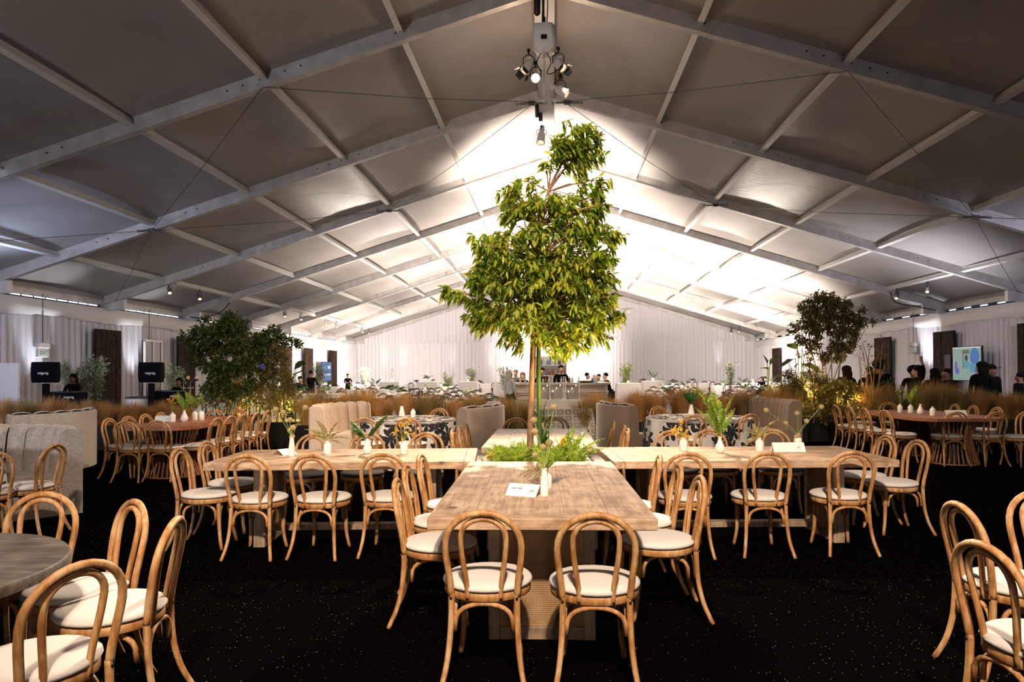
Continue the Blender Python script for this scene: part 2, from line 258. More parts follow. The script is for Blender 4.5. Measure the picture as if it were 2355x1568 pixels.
# ------------------------------------------------------------------ geometry helpers
class G:
    def __init__(s): s.v = []; s.f = []; s.m = []; s.uv = None
    def add(s, vs, fs, mi=0):
        o = len(s.v); s.v += [tuple(p) for p in vs]; s.f += [tuple(i+o for i in q) for q in fs]; s.m += [mi]*len(fs); return s
    def box(s, c, d, rz=0, mi=0, taper=0):
        x, y, z = [q/2 for q in d]; vs = []
        for k_ in (-1, 1):
            e = 1-taper if k_ < 0 else 1
            for a, b in ((-1, -1), (1, -1), (1, 1), (-1, 1)):
                px, py = a*x*e, b*y*e; vs.append((c[0]+px*math.cos(rz)-py*math.sin(rz), c[1]+px*math.sin(rz)+py*math.cos(rz), c[2]+k_*z))
        return s.add(vs, [(3, 2, 1, 0), (4, 5, 6, 7), (0, 1, 5, 4), (1, 2, 6, 5), (2, 3, 7, 6), (3, 0, 4, 7)], mi)
    def bbox(s, c, d, b=.008, mi=0):          # bevelled box
        x, y, z = [q/2 for q in d]; vs = []
        for zz, ins in ((-z, b), (-z+b, 0), (z-b, 0), (z, b)):
            for a, e in ((-1, -1), (1, -1), (1, 1), (-1, 1)):
                bx, by = x-ins, y-ins
                for q in ((0, 1), (1, 0)) if (a*e > 0) else ((1, 0), (0, 1)):
                    px = a*(bx-(b if q[0] else 0)); py = e*(by-(b if q[1] else 0)); vs.append((c[0]+px, c[1]+py, c[2]+zz))
        fs = []
        for r in range(3):
            for i in range(8): fs.append((r*8+i, r*8+(i+1) % 8, r*8+8+(i+1) % 8, r*8+8+i))
        fs += [tuple(range(7, -1, -1)), tuple(range(24, 32))]
        return s.add(vs, fs, mi)
    def tube(s, pts, rad, n=8, mi=0, cap=True, closed=False):
        pts = [Vector(p) for p in pts]; L = len(pts)
        if isinstance(rad, (int, float)): rad = [rad]*L
        vs = []; prev = None
        for i, p in enumerate(pts):
            t = (pts[(i+1) % L]-pts[i-1]) if closed else (pts[min(i+1, L-1)]-pts[max(i-1, 0)])
            t = t.normalized() if t.length > 1e-9 else Vector((0, 0, 1))
            if prev is None:
                a = Vector((0, 0, 1)) if abs(t.z) < .9 else Vector((1, 0, 0)); u = t.cross(a).normalized()
            else:
                u = (prev-t*prev.dot(t)); u = u.normalized() if u.length > 1e-6 else t.orthogonal().normalized()
            prev = u; w = t.cross(u)
            for j in range(n):
                th = 2*PI*j/n; vs.append(p+(u*math.cos(th)+w*math.sin(th))*rad[i])
        fs = []
        for i in range(L if closed else L-1):
            for j in range(n):
                a = i*n+j; b = i*n+(j+1) % n; c = ((i+1) % L)*n+(j+1) % n; d = ((i+1) % L)*n+j; fs.append((a, b, c, d))
        if cap and not closed: fs += [tuple(range(n-1, -1, -1)), tuple(range((L-1)*n, L*n))]
        return s.add(vs, fs, mi)
    def lathe(s, prof, c=(0, 0, 0), n=20, mi=0, cap=True):
        vs = [(c[0]+r*math.cos(2*PI*j/n), c[1]+r*math.sin(2*PI*j/n), c[2]+z) for r, z in prof for j in range(n)]; L = len(prof)
        fs = [(i*n+j, i*n+(j+1) % n, (i+1)*n+(j+1) % n, (i+1)*n+j) for i in range(L-1) for j in range(n)]
        if cap: fs += [tuple(range(n-1, -1, -1)), tuple(range((L-1)*n, L*n))]
        return s.add(vs, fs, mi)
    def ball(s, c, r, n=8, sq=(1, 1, 1), mi=0):
        pr = [(max(.02, math.sin(PI*i/n)), -math.cos(PI*i/n)) for i in range(n+1)]; m_ = n+2
        vs = [(c[0]+r*sq[0]*a*math.cos(2*PI*j/m_), c[1]+r*sq[1]*a*math.sin(2*PI*j/m_), c[2]+r*sq[2]*z) for a, z in pr for j in range(m_)]
        fs = [(i*m_+j, i*m_+(j+1) % m_, (i+1)*m_+(j+1) % m_, (i+1)*m_+j) for i in range(n) for j in range(m_)]
        return s.add(vs, fs+[tuple(range(m_-1, -1, -1)), tuple(range(n*m_, (n+1)*m_))], mi)
    def mesh(s, name, mats, smooth=False):
        me = bpy.data.meshes.new(name); me.from_pydata([tuple(p) for p in s.v], [], s.f)
        for m_ in (mats if isinstance(mats, (list, tuple)) else [mats]): me.materials.append(m_)
        if any(s.m): me.polygons.foreach_set('material_index', s.m)
        if smooth: me.polygons.foreach_set('use_smooth', [True]*len(s.f)); 
        if smooth and smooth is not True: me.set_sharp_from_angle(angle=R(smooth))
        return me
    def build(s, name, mats, parent=None, smooth=False):
        return link(name, s.mesh(name, mats, smooth), parent)
def link(name, me, parent=None, loc=None, kind=None):
    o = bpy.data.objects.new(name, me); COL.objects.link(o)
    if parent is not None: o.parent = parent
    if loc is not None: o.location = loc
    if kind: o['kind'] = kind
    return o
def thing(name, label, cat, loc=(0, 0, 0), rz=0, group=None):
    o = bpy.data.objects.new(name, None); COL.objects.link(o); o.empty_display_size = .1
    o.location = loc; o.rotation_euler = (0, 0, rz); return tag(o, label, cat, group)
def tag(o, label, cat, group=None):
    o['label'] = label; o['category'] = cat
    if group: o['group'] = group
    return o
def struct(o): o['kind'] = 'structure'; return o
def dup(root, loc, rz=0, label=None, group=None, scale=None):
    r = root.copy(); COL.objects.link(r); r.location = loc; r.rotation_euler = (0, 0, rz)
    if scale: r.scale = (scale,)*3
    if label: r['label'] = label
    if group: r['group'] = group
    for ch in list(root.children):
        c = ch.copy(); COL.objects.link(c); c.parent = r
        for g in list(ch.children):
            d = g.copy(); COL.objects.link(d); d.parent = c
    return r
def smooth_path(pts, n=6):
    pts = [Vector(p) for p in pts]; out = []
    for i in range(len(pts)-1):
        p0 = pts[max(i-1, 0)]; p1 = pts[i]; p2 = pts[i+1]; p3 = pts[min(i+2, len(pts)-1)]
        for j in range(n):
            t = j/n; out.append(.5*((2*p1)+(p2-p0)*t+(2*p0-5*p1+4*p2-p3)*t*t+(3*p1-p0-3*p2+p3)*t**3))
    return out+[pts[-1]]
ORD = 'first second third fourth fifth sixth seventh eighth ninth tenth eleventh twelfth thirteenth fourteenth fifteenth sixteenth seventeenth eighteenth nineteenth twentieth twenty-first twenty-second twenty-third twenty-fourth twenty-fifth twenty-sixth twenty-seventh'.split()
def rot_to(d):
    return Vector(d).to_track_quat('Y', 'Z')
def leaves(Pn, Dn, Ln, wid=.3, droop=.25, seg=2, up=None):
    """numpy: leaf blades at points Pn pointing along Dn with lengths Ln -> verts, faces"""
    Pn = np.asarray(Pn, float); Dn = np.asarray(Dn, float); Ln = np.asarray(Ln, float)[:, None]; n = len(Pn)
    Dn = Dn/np.linalg.norm(Dn, axis=1)[:, None]
    upv = np.array([[0, 0, 1.]])+RNG.normal(0, .45, (n, 3)); S = np.cross(Dn, upv); S /= np.linalg.norm(S, axis=1)[:, None]+1e-9
    Nn = np.cross(S, Dn); w = Ln*wid/2; dz = np.array([[0, 0, 1.]])
    if seg == 1:
        a = Pn; b = Pn+Dn*Ln*.45+S*w+Nn*w*.3; c = Pn+Dn*Ln*.45-S*w+Nn*w*.3; t = Pn+Dn*Ln-dz*Ln*droop
        V = np.stack([a, b, t, c], 1).reshape(-1, 3); i = np.arange(n)[:, None]*4
        F = np.concatenate([i+[0, 1, 2], i+[0, 2, 3]], 1).reshape(-1, 3); return V, F
    a = Pn; l1 = Pn+Dn*Ln*.3+S*w*.85+Nn*w*.3; r1 = Pn+Dn*Ln*.3-S*w*.85+Nn*w*.3; m1 = Pn+Dn*Ln*.33-dz*Ln*droop*.1
    l2 = Pn+Dn*Ln*.65+S*w*.8+Nn*w*.2-dz*Ln*droop*.45; r2 = Pn+Dn*Ln*.65-S*w*.8+Nn*w*.2-dz*Ln*droop*.45; m2 = Pn+Dn*Ln*.68-dz*Ln*droop*.55; t = Pn+Dn*Ln-dz*Ln*droop
    V = np.stack([a, l1, m1, r1, l2, m2, r2, t], 1).reshape(-1, 3); i = np.arange(n)[:, None]*8
    F = np.concatenate([i+q for q in ([0, 1, 2], [0, 2, 3], [1, 4, 5], [1, 5, 2], [2, 5, 6], [2, 6, 3], [4, 7, 5], [5, 7, 6])], 1).reshape(-1, 3)
    return V, F
def npmesh(name, V, F, m):
    me = bpy.data.meshes.new(name); V = np.ascontiguousarray(V, np.float32); F = np.ascontiguousarray(F, np.int32); k_ = F.shape[1]
    me.vertices.add(len(V)); me.vertices.foreach_set('co', V.ravel()); me.loops.add(F.size); me.loops.foreach_set('vertex_index', F.ravel())
    me.polygons.add(len(F)); me.polygons.foreach_set('loop_start', np.arange(0, F.size, k_, dtype=np.int32)); me.materials.append(m); me.update(calc_edges=True); return me
def text_obj(name, s, size, m, parent, loc, rot, align='CENTER', ext=.0015):
    cu = bpy.data.curves.new(name, 'FONT'); cu.body = s; cu.size = size; cu.align_x = align; cu.align_y = 'CENTER'; cu.extrude = ext
    o = bpy.data.objects.new(name, cu); COL.objects.link(o); o.data.materials.append(m); o.parent = parent; o.location = loc; o.rotation_euler = rot
    dg = bpy.context.evaluated_depsgraph_get(); me = bpy.data.meshes.new_from_object(o.evaluated_get(dg)); bpy.data.objects.remove(o); 
    if not me.materials: me.materials.append(m)
    q = link(name, me, parent); q.location = loc; q.rotation_euler = rot; return q
#PART2
# ------------------------------------------------------------------ setting: floor, roof, walls
HW = 15.12; YB, YE = -7.37, 52.63; ZR = 8.67; SL = .3098; X0 = -.04; BAY = 5.0; PX = [2.748+2.5596*i for i in range(5)]
def zl(x): return ZR-SL*abs(x-X0)
g = G(); g.v = [(-17, YB-3, 0), (17, YB-3, 0), (17, 56, 0), (-17, 56, 0)]; g.f = [(0, 1, 2, 3)]; g.m = [0]
fl = struct(g.build('floor', M_FLOOR))
ceil = struct(bpy.data.objects.new('ceiling', None)); COL.objects.link(ceil)
# lining panels, one per bay and slope, each billowing up between its frames
def lining():
    g = G(); nx, ny = 36, 8
    for s in (0,):
        for i in range(nx+1):
            x = HW*i/nx
            cell = min(abs(x-p) for p in [0]+PX+[HW])/1.28
            for j in range(ny+1):
                v = j/ny; b = math.sin(PI*v)**.6*(.05+.17*min(1, cell)**.7) if 0 < v < 1 else 0
                g.v.append((x, BAY*v, zl(x+X0)+.10+b))
    for i in range(nx):
        for j in range(ny): a = i*(ny+1)+j; g.f.append((a, a+1, a+ny+2, a+ny+1)); g.m.append(0)
    return g.mesh('roof_panel', M_ROOF, True)
lm = lining()
for i in range(12):
    for s in (1, -1):
        o = link('roof_panel', lm, ceil, (X0, YB+BAY*i, 0))
        if s < 0: o.scale = (-1, 1, 1)
# rafters
def rafter_mesh():
    g = G()
    for s in (-1, 1):
        n = 2; 
        for a, b, t, u, y0, y1 in ((.0, 15.05, .10, -.16, 0, .13), (.0, 15.05, -.16, -.19, -.015, .145)):
            vs = []
            for x in (a, b):
                for y in (y0, y1):
                    for dz in (t, u): vs.append((s*x+X0, y, ZR-SL*x+dz))
            fs = [(0, 2, 3, 1), (4, 5, 7, 6), (0, 1, 5, 4), (2, 6, 7, 3), (0, 4, 6, 2), (1, 3, 7, 5)]
            g.add(vs, fs if s > 0 else [tuple(reversed(q)) for q in fs])
        # haunch plate at the eave
        g.box((s*14.75+X0, .065, ZR-SL*14.75-.27), (.85, .16, .34), 0)
    return g.mesh('rafter', M_ALU)
rm = rafter_mesh()
bg = G()
for s in (-1, 1):
    for p in PX+[4.6, 4.9, 5.7, 6.0, 9.2, 9.5, 11.6, 11.9]:
        for dx in ((-.05, .07) if p in PX else (0,)):
            bg.tube([(s*(p+dx)+X0, -.03, ZR-SL*(p+dx)-.02), (s*(p+dx)+X0, .01, ZR-SL*(p+dx)-.02)], .014, 6)
bm_ = bg.mesh('bolt_row', M_BOLT)
for i in range(12):
    y = YB+BAY*(i) if i else YB; y = 12.629+BAY*(i-4)
    if i == 0: continue
    o = link('rafter', rm, ceil, (0, y, 0)); q = link('bolt_row', bm_, o); q['kind'] = 'stuff'
o = link('rafter', rm, ceil, (0, 52.5, 0))
def purlin_mesh():
    g = G(); g.box((0, 2.435, 0), (.085, 4.87, .12)); g.box((0, 2.435, -.075), (.115, 4.87, .03)); return g.mesh('purlin', M_PURL)
pm = purlin_mesh()
for i in range(11):
    y = 12.629+BAY*(i-3)+.13-5
    for p in PX:
        for s in (-1, 1):
            o = link('purlin', pm, ceil, (s*p+X0, y, ZR-SL*p+.03)); o.rotation_euler = (0, s*math.atan(SL), 0)
g = G(); g.box((X0-.08, (YB+YE)/2, 8.52), (.40, 60, .10)); g.box((X0-.08, (YB+YE)/2, 8.46), (.30, 60, .03)); g.build('ridge_beam', M_RIDGE, ceil)
def node(i, x): return Vector((X0+x, 12.629+BAY*(i-1)-.05, ZR-SL*abs(x)-.2))
for s in (-1, 1):
    for a, b in (((1, 5.3), (2, .35)), ((2, .35), (3, 5.3)), ((1, 5.3), (2, 10.4)), ((2, 10.4), (3, 5.3)), ((2, 10.4), (3, 14.6)), ((2, 10.4), (1, 14.6)), ((8, 10.4), (9, 5.3)), ((8, 5.3), (9, .4))):
        p, q = node(a[0], s*a[1]), node(b[0], s*b[1]); mid = (p+q)/2-Vector((0, 0, .06)); d = (q-p).normalized()
        g = G(); g.tube([p, mid, q], .007, 5); g.build('bracing_cable', M_CABLE, ceil)
    for a in ((2, 10.4), (3, 5.3), (2, .45)):
        p = node(a[0], s*a[1]); g = G(); g.box(p, (.16, .07, .10))
        for dx in (-1, 1):
            g.tube([p+Vector((dx*.08, 0, 0)), p+Vector((dx*.30, 0, -.01))], .022, 6); g.tube([p+Vector((dx*(.36+.03*math.cos(t)), 0, -.01+.03*math.sin(t))) for t in np.linspace(0, 2*PI, 8)], .008, 5, cap=False)
        g.build('turnbuckle', M_CABLE, ceil)
# side walls: pleated drape, vinyl valance, gutter beam, daylight slit
def drape(name, x, y0, y1, z0, z1, seed, axis='Y', top=None, step=.035, amp=.045):
    rg = np.random.default_rng(seed); n = int((y1-y0)/step); t = np.linspace(y0, y1, n+1)
    ph = np.cumsum(rg.uniform(.35, 1.25, n+1)); am = amp*(.5+.5*np.interp(t, np.arange(y0-1, y1+2), rg.uniform(.2, 1, len(np.arange(y0-1, y1+2)))))
    off = am*np.sin(ph)+.02*np.sin(ph*.37+1)
    rows = []
    zt = np.full(n+1, z1) if top is None else np.array([max(z0+.02, top(v)) for v in t])
    for f_, k_ in ((0, 1.25), (.5, 1.0), (1, .6)):
        z = z0+(zt-z0)*f_
        a = x+off*k_
        rows.append(np.stack([a, t, z], 1) if axis == 'Y' else np.stack([t, a, z], 1))
    V = np.concatenate(rows); i = np.arange(n); F = np.concatenate([np.stack([i+r*(n+1), i+1+r*(n+1), i+1+(r+1)*(n+1), i+(r+1)*(n+1)], 1) for r in range(2)])
    me = npmesh(name, V, F, M_DRAPE); me.polygons.foreach_set('use_smooth', [True]*len(F)); return me
wl = struct(link('wall_left', drape('wall_left', -15.0, YB, YE, 0, 3.35, 3)))
wr = struct(link('wall_right', drape('wall_right', 14.95, YB, YE, 0, 3.35, 4)))
wb = struct(link('wall_back', drape('wall_back', YE-.12, -15.0, 15.0, 0, 3.72, 5, 'X', amp=.05)))
link('gable_drape', drape('gable_drape', YE-.09, -15.0, 15.0, 3.72, 4, 6, 'X', top=lambda x: zl(x)-.02, amp=.045), wb)
for s, w in ((-1, wl), (1, wr)):
    rg = np.random.default_rng(9+s); ys = np.arange(YB, YE+.01, .25); V = []; 
    for y in ys:
        sw = .5+.5*math.cos(2*PI*(y-12.63)/5.0); dz = .03*math.sin(y*1.3)+.02*rg.normal()
        V += [(s*14.98, y, 3.70), (s*(14.90-.03*sw), y, 3.55), (s*(14.86+.04*math.sin(y*2.1)), y, 3.38+dz*.4), (s*14.93, y, 3.24-.05*sw+dz*.5)]
    n = len(ys); F = [(i*4+j, i*4+j+1, i*4+5+j, i*4+4+j) for i in range(n-1) for j in range(3)]
    me = npmesh('valance', V, F, M_VAL); me.polygons.foreach_set('use_smooth', [True]*len(F)); link('valance', me, w)
    g = G(); g.box((s*15.12, (YB+YE)/2, 3.90), (.16, 60, .17)); g.build('gutter_beam', M_ALU, w)
    g = G(); g.box((s*15.13, (YB+YE)/2, 4.04), (.03, 60, .24)); g.build('eave_flap', M_ROOF, w)
    for i in range(12):
        y0 = YB+BAY*i+.35; n = 9 if i in (4, 5, 6) else 6
        for j in range(n):
            L = 4.3/n
            if s > 0 and (i+j) % 2: continue
            g = G(); g.box((s*15.06, y0+L*(j+.5), 3.765), (.02, L*.84, .032)); g.build('daylight_slit', M_SLIT, w)
# tall barn-board panels leaning on the drapes
def wall_panel(s, y0, y1, label):
    t = thing('wood_wall_panel', label, 'wall panel', (s*14.72, (y0+y1)/2, 0)); n = 5; w = (y1-y0)/n
    for j in range(n):
        g = G(); g.bbox((random.uniform(-.008, .008), -(y1-y0)/2+w*(j+.5), 1.48), (.09, w*.96, 2.96), .006); g.build('board', M_PANEL, t)
for a in ((-1, 21.66, 22.96, 'tall dark brown board panel between the two black speakers on the left wall'), (-1, 26.6, 27.9, 'tall dark brown board panel just left of the left shrub clump, partly behind its leaves'),
          (-1, 40.75, 42.05, 'tall brown board panel left of the blue screen on the far left wall'), (-1, 45.4, 46.8, 'tall brown board panel right of the blue screen, nearest the far left corner'), (-1, 37.6, 38.6, 'sliver of a board panel above the glossy leaves on the left wall'),
          (1, 26.3, 27.7, 'wide dark board panel left of the television on the right wall'), (1, 31.15, 32.6, 'dark board panel behind the bare twiggy bush, left of the right wall exit sign'),
          (1, 46.0, 47.4, 'narrow far board panel left of the right shrub clump'), (1, 21.3, 22.83, 'dark board panel cut by the right edge of the photo')): wall_panel(*a)
# ------------------------------------------------------------------ stage lights
def par_can(name, label, group, loc, aim, body, lens=None, L=.30, r=.075, snoot=True, yoke=True):
    t = thing(name, label, 'stage light', loc, 0, group); q = Vector(aim).to_track_quat('Z', 'X').to_matrix().to_4x4()
    def tr(g): g.v = [tuple(q @ Vector(v)) for v in g.v]; return g
    g = G(); g.lathe([(r*.45, -L*.55), (r*.6, -L*.5), (r*.62, -L*.2), (r*.9, -L*.12), (r, 0), (r, L*.32), (r*1.12, L*.34), (r*1.12, L*.40), (r*.9, L*.4), (r*.85, L*.2)], n=14, cap=False); tr(g).build('lamp_body', body, t, 40)
    g = G(); g.lathe([(.001, L*.2), (r*.88, L*.2)], n=14, cap=False); tr(g).build('lens', lens or M_LENS2, t)
    if snoot:
        g = G()
        for a in range(4):
            th = a*PI/2; c, s_ = math.cos(th), math.sin(th); w = r*.9
            g.add([(c*r*1.1-s_*w, s_*r*1.1+c*w, L*.4), (c*r*1.1+s_*w, s_*r*1.1-c*w, L*.4), (c*r*1.7+s_*w*.8, s_*r*1.7-c*w*.8, L*.68), (c*r*1.7-s_*w*.8, s_*r*1.7+c*w*.8, L*.68)], [(0, 1, 2, 3)])
        tr(g).build('barn_door', M_BLACK, t)
    if yoke:
        g = G(); g.tube([(-r*1.2, 0, 0), (-r*1.25, 0, .12), (-r*.5, 0, .17), (0, 0, .18), (r*.5, 0, .17), (r*1.25, 0, .12), (r*1.2, 0, 0)], .009, 6); g.tube([(0, 0, .17), (0, 0, .26)], .014, 6); g.box((0, 0, .25), (.05, .05, .05)); g.build('yoke', M_BLACK, t, 40)
    return t
HC = D(1251, 92, 11.9)
def hoist(c, label, cover=True):
    t = thing('chain_hoist', label, 'hoist', c, 0, 'motors along the ridge')
    g = G()
    if cover:
        pr = [(.10, .27), (.175, .24), (.185, .1), (.20, -.08), (.19, -.16), (.10, -.25), (.02, -.27)]; n = 24; vs = []
        for r_, z in pr:
            for j in range(n):
                th = 2*PI*j/n; sq = 1/max(abs(math.cos(th)), abs(math.sin(th)))**.55; w = 1+.06*math.sin(th*5+z*9); vs.append((r_*sq*w*math.cos(th), r_*sq*w*math.sin(th)*.8, z))
        fs = [(i*n+j, (i+1)*n+j, (i+1)*n+(j+1) % n, i*n+(j+1) % n) for i in range(len(pr)-1) for j in range(n)]+[tuple(range(n))]
        g.add(vs, fs); g.build('cloth_cover', M_PAPER, t, True)
        g = G(); g.box((0, -.165, -.02), (.10, .02, .07)); g.build('vent_opening', M_BLACK, t)
    top = 8.45-c[2]
    g = G(); g.tube([(0, 0, .26), (-.01, 0, .5), (0, 0, top)], .022, 6); g.tube([(.05, 0, .27), (.07, 0, .6), (.04, 0, top)], .01, 5); g.tube([(-.03, 0, .27), (-.02, 0, .6), (-.04, 0, top)], .01, 5); g.box((0, 0, .34), (.06, .05, .10)); g.box((-.02, 0, top-.1), (.10, .08, .2)); g.build('lifting_chain', M_BLACK, t)
    g = G(); g.lathe([(.02, .42), (.055, .46), (.06, .7), (.05, top-.1), (.04, top-.08)], (-.115, 0, 0), 12); g.build('chain_bag', M_BLACK, t, True); return t
hoist(HC, 'white cloth draped hoist motor hanging from the ridge above the lit spotlight')
tb = thing('light_truss', 'short rigging bar under the draped hoist carrying the spotlights', 'truss', HC+Vector((0, 0, -.42)))
g = G(); g.tube([(-.30, 0, .12), (.30, 0, .12)], .02, 8); g.tube([(0, -.25, .12), (0, .25, .12)], .02, 8); g.tube([(0, 0, .12), (0, 0, .3)], .03, 8); g.tube([(0, 0, .1), (0, 0, -.55)], .018, 8); g.build('bar', M_CANM, tb)
g = G()
for sgn in (-1, 1): g.tube(smooth_path([(.03*sgn, -.05, .2), (.12*sgn, -.08, .0), (.05*sgn, -.1, -.2), (.2*sgn, -.05, -.15), (.27*sgn, 0, .05)]), .008, 5)
g.build('power_cable', M_BLACK, tb)
for px, py, aim, lab, m, lens in ((1216, 150, (-.62, -.35, -.9), 'white spotlight with black barn doors aiming down left of the lit one', M_CANM, None), (1232, 178, (.0, -.8, -.42), 'blazing warm spotlight pointed straight down the tent', M_CANM, M_LENS),
        (1284, 146, (.62, -.45, -.9), 'white spotlight with black barn doors aiming down to the right', M_CANM, None), (1288, 208, (.72, -.2, -.5), 'lowest white spotlight below the right hand one', M_CANM, None)):
    par_can('ridge_spotlight', lab, None, D(px, py, 11.8), aim, m, lens, .36, .077, snoot=(m is M_CANM and 'lowest' not in lab and 'blazing' not in lab), yoke=True)
for yy, (px, py) in ((18.6, (1245, 312)), (26, (1258, 432))):
    par_can('ridge_spotlight', 'white spotlight hanging under the ridge %s' % ('left of the tree top' if yy < 20 else 'behind the tree crown'), None, D(px, py, yy), (-.1, -.3, -1), M_CANM, None, .55, .11, False)
    hoist(D(px, py-34, yy), 'small hoist under the ridge %s' % ('just left of the tree top' if yy < 20 else 'seen through the tree crown'), False)
for px, py, X_, lab in ((390, 662, -13, 'silver par light at the left eave, nearest the camera'), (459, 676, -13, 'silver par light second along the left eave'), (655, 718, -13, 'third silver par light along the left eave'), (692, 724, -13, 'fourth silver par light along the left eave'),
        (750, 737, -13, 'fifth silver par light along the left eave'), (774, 741, -13, 'sixth silver par light along the left eave'), (833, 752, -13, 'seventh silver par light along the left eave'), (848, 756, -13, 'last silver par light along the left eave'),
        (2133, 655, 13, 'silver par light hanging from the right purlin, nearest the camera'), (2062, 670, 13, 'silver par light beside the cable at the right eave rafter'), (1738, 746, 13, 'far silver par light at the right eave above the shrub'), (1700, 760, 13, 'middle one of the three far right eave lights'), (1682, 762, 13, 'last silver par light at the far right eave')):
    d = RT*((px-CX)/FPX)-UP*((py-CY)/FPX)+FW; t_ = X_/d.x; c = Vector((0, 0, EYE))+d*t_; zc = zl(c.x)-.32; c.x = X_; c.z = zc
    par_can('par_light', lab, 'par lights along the eaves', c, (.35 if X_ < 0 else -.35, -.5, -.8), M_CHROME, M_LENS2, .32, .066, False)
g = G(); g.tube(smooth_path([(-13.05, 27.5, 4.35), (-13.4, 27.4, 3.95), (-14.2, 27.5, 3.75), (-14.75, 27.6, 3.8)]), .02, 6); tag(g.build('power_cable', M_BLACK), 'black cable sagging along the left rafter to the eave', 'cable')
g = G(); g.tube(smooth_path([(13.0, 27.5, 4.5), (13.2, 27.45, 4.1), (14.0, 27.5, 3.95), (14.75, 27.6, 3.8)]), .02, 6); tag(g.build('power_cable', M_BLACK), 'black cable sagging along the right rafter to the eave', 'cable')
#PART3
# ------------------------------------------------------------------ bentwood chair (origin under the seat centre, faces +Y)
def arc(c, r, a0, a1, n, f):
    return [f(c, r, a0+(a1-a0)*i/n) for i in range(n+1)]
def hoop_pts(w_top, w_bot, z_bot, z_top, y_bot, lean):
    pts = []
    h = z_top-z_bot; r = w_top/2; zc = z_top-r*.92
    for i in range(9):                               # left side up
        t = i/9; x = -(w_bot/2+(r-w_bot/2)*(t*t*(3-2*t))); z = z_bot+(zc-z_bot)*t; pts.append((x, z))
    for i in range(15):
        a = PI-PI*i/14; pts.append((r*math.cos(a), zc+(z_top-zc)*math.sin(a)**.95))
    for i in range(8, -1, -1):
        t = i/9; x = (w_bot/2+(r-w_bot/2)*(t*t*(3-2*t))); z = z_bot+(zc-z_bot)*t; pts.append((x, z))
    return [(x, y_bot-lean*((z-z_bot)/h)**1.3, z) for x, z in pts]
def chair_meshes(wood_m, cush_m, n=8):
    ms = []
    def one(name, g, m, sm=True): ms.append((name, g.mesh(name, m, sm)))
    g = G(); p = hoop_pts(.372, .325, .43, .853, -.205, .075); g.tube(p, [.0165]*len(p), n); one('back_hoop', g, wood_m)
    g = G(); p = hoop_pts(.222, .160, .405, .822, -.200, .066); g.tube(p, .0138, n); one('inner_hoop', g, wood_m)
    g = G(); g.lathe([(.175, .405), (.220, .405), (.224, .41), (.224, .438), (.220, .443), (.175, .443)], n=28, cap=False); one('seat_ring', g, wood_m, 40)
    g = G(); g.lathe([(.02, .444), (.210, .445), (.228, .453), (.233, .463), (.229, .474), (.214, .484), (.18, .491), (.11, .496), (.05, .498), (.003, .499)], n=28); one('cushion', g, cush_m)
    for s in (-1, 1):
        g = G(); p = smooth_path([(s*.161, -.205, .445), (s*.162, -.208, .34), (s*.168, -.22, .22), (s*.182, -.25, .10), (s*.205, -.295, 0)], 4); g.tube(p, list(np.linspace(.0168, .0135, len(p))), n); one('leg', g, wood_m)
    for s in (-1, 1):
        g = G(); p = smooth_path([(s*.138, .138, .41), (s*.143, .145, .28), (s*.145, .152, .14), (s*.165, .178, 0)], 4); g.tube(p, list(np.linspace(.0195, .0135, len(p))), n); one('leg', g, wood_m)
    def brace(a, b):                                   # arch between two leg positions, apex under the ring
        a = Vector(a); b = Vector(b); p = []
        for i in range(13):
            t = i/12; th = PI*t; x = (1-math.cos(th))/2; z = .268+.125*math.sin(th)**.55 if 0 < i < 12 else .262
            q = a.lerp(b, x); p.append((q.x, q.y, z))
        g = G(); g.tube(p, .0125, max(6, n-2)); return g
    for a, b in (((-.142, -.205, 0), (.142, -.205, 0)), ((-.118, .145, 0), (.118, .145, 0)), ((-.152, -.16, 0), (-.138, .115, 0)), ((.152, -.16, 0), (.138, .115, 0))): one('leg_brace', brace(a, b), wood_m)
    g = G()
    for x, z in ((-.162, .425), (.162, .425), (-.083, .418), (.083, .418)): g.tube([(x, -.226 if abs(x) > .1 else -.218, z), (x, -.20, z)], .0065, 6)
    ms.append(('bolt_heads', g.mesh('bolt_heads', M_BOLT)))
    return ms
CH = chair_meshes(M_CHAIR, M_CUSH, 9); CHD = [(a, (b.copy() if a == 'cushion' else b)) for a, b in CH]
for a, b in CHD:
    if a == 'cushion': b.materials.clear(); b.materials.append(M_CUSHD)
def chair(hoop, face, label, group, ms=CH, dz=0, exact=False):
    """hoop: photo pixel of the top of the hoop; face: horizontal direction the chair faces"""
    f = Vector((face[0], face[1], 0)).normalized(); rz = math.atan2(-f.x, f.y)+random.uniform(-.03, .03)
    h = P(hoop[0], hoop[1], .868) if not isinstance(hoop, Vector) else hoop
    if "right wing's near side" in label: h = Vector((h.x*.962, h.y*.962, h.z))
    elif "left wing's near side" in label: h = Vector((h.x*.985, h.y*.985, h.z))
    elif 'backing onto the near table end' in label: h = Vector((h.x*.985, h.y*.985, h.z))
    c = h+f*.275; t = thing('bentwood_chair', label, 'chair', (c.x, c.y, 0), rz, group)
    for nm, me in ms:
        o = link(nm, me, t)
        if nm == 'bolt_heads': o['kind'] = 'stuff'
    return t
GX = 'chairs round the cross shaped table'; FO = 'chairs in the left foreground'; GL = 'chairs round the left rust table'; GR = 'chairs round the right rust table'; GF = 'chairs by the floral tables'
oak = 'pale oak bentwood chair, '
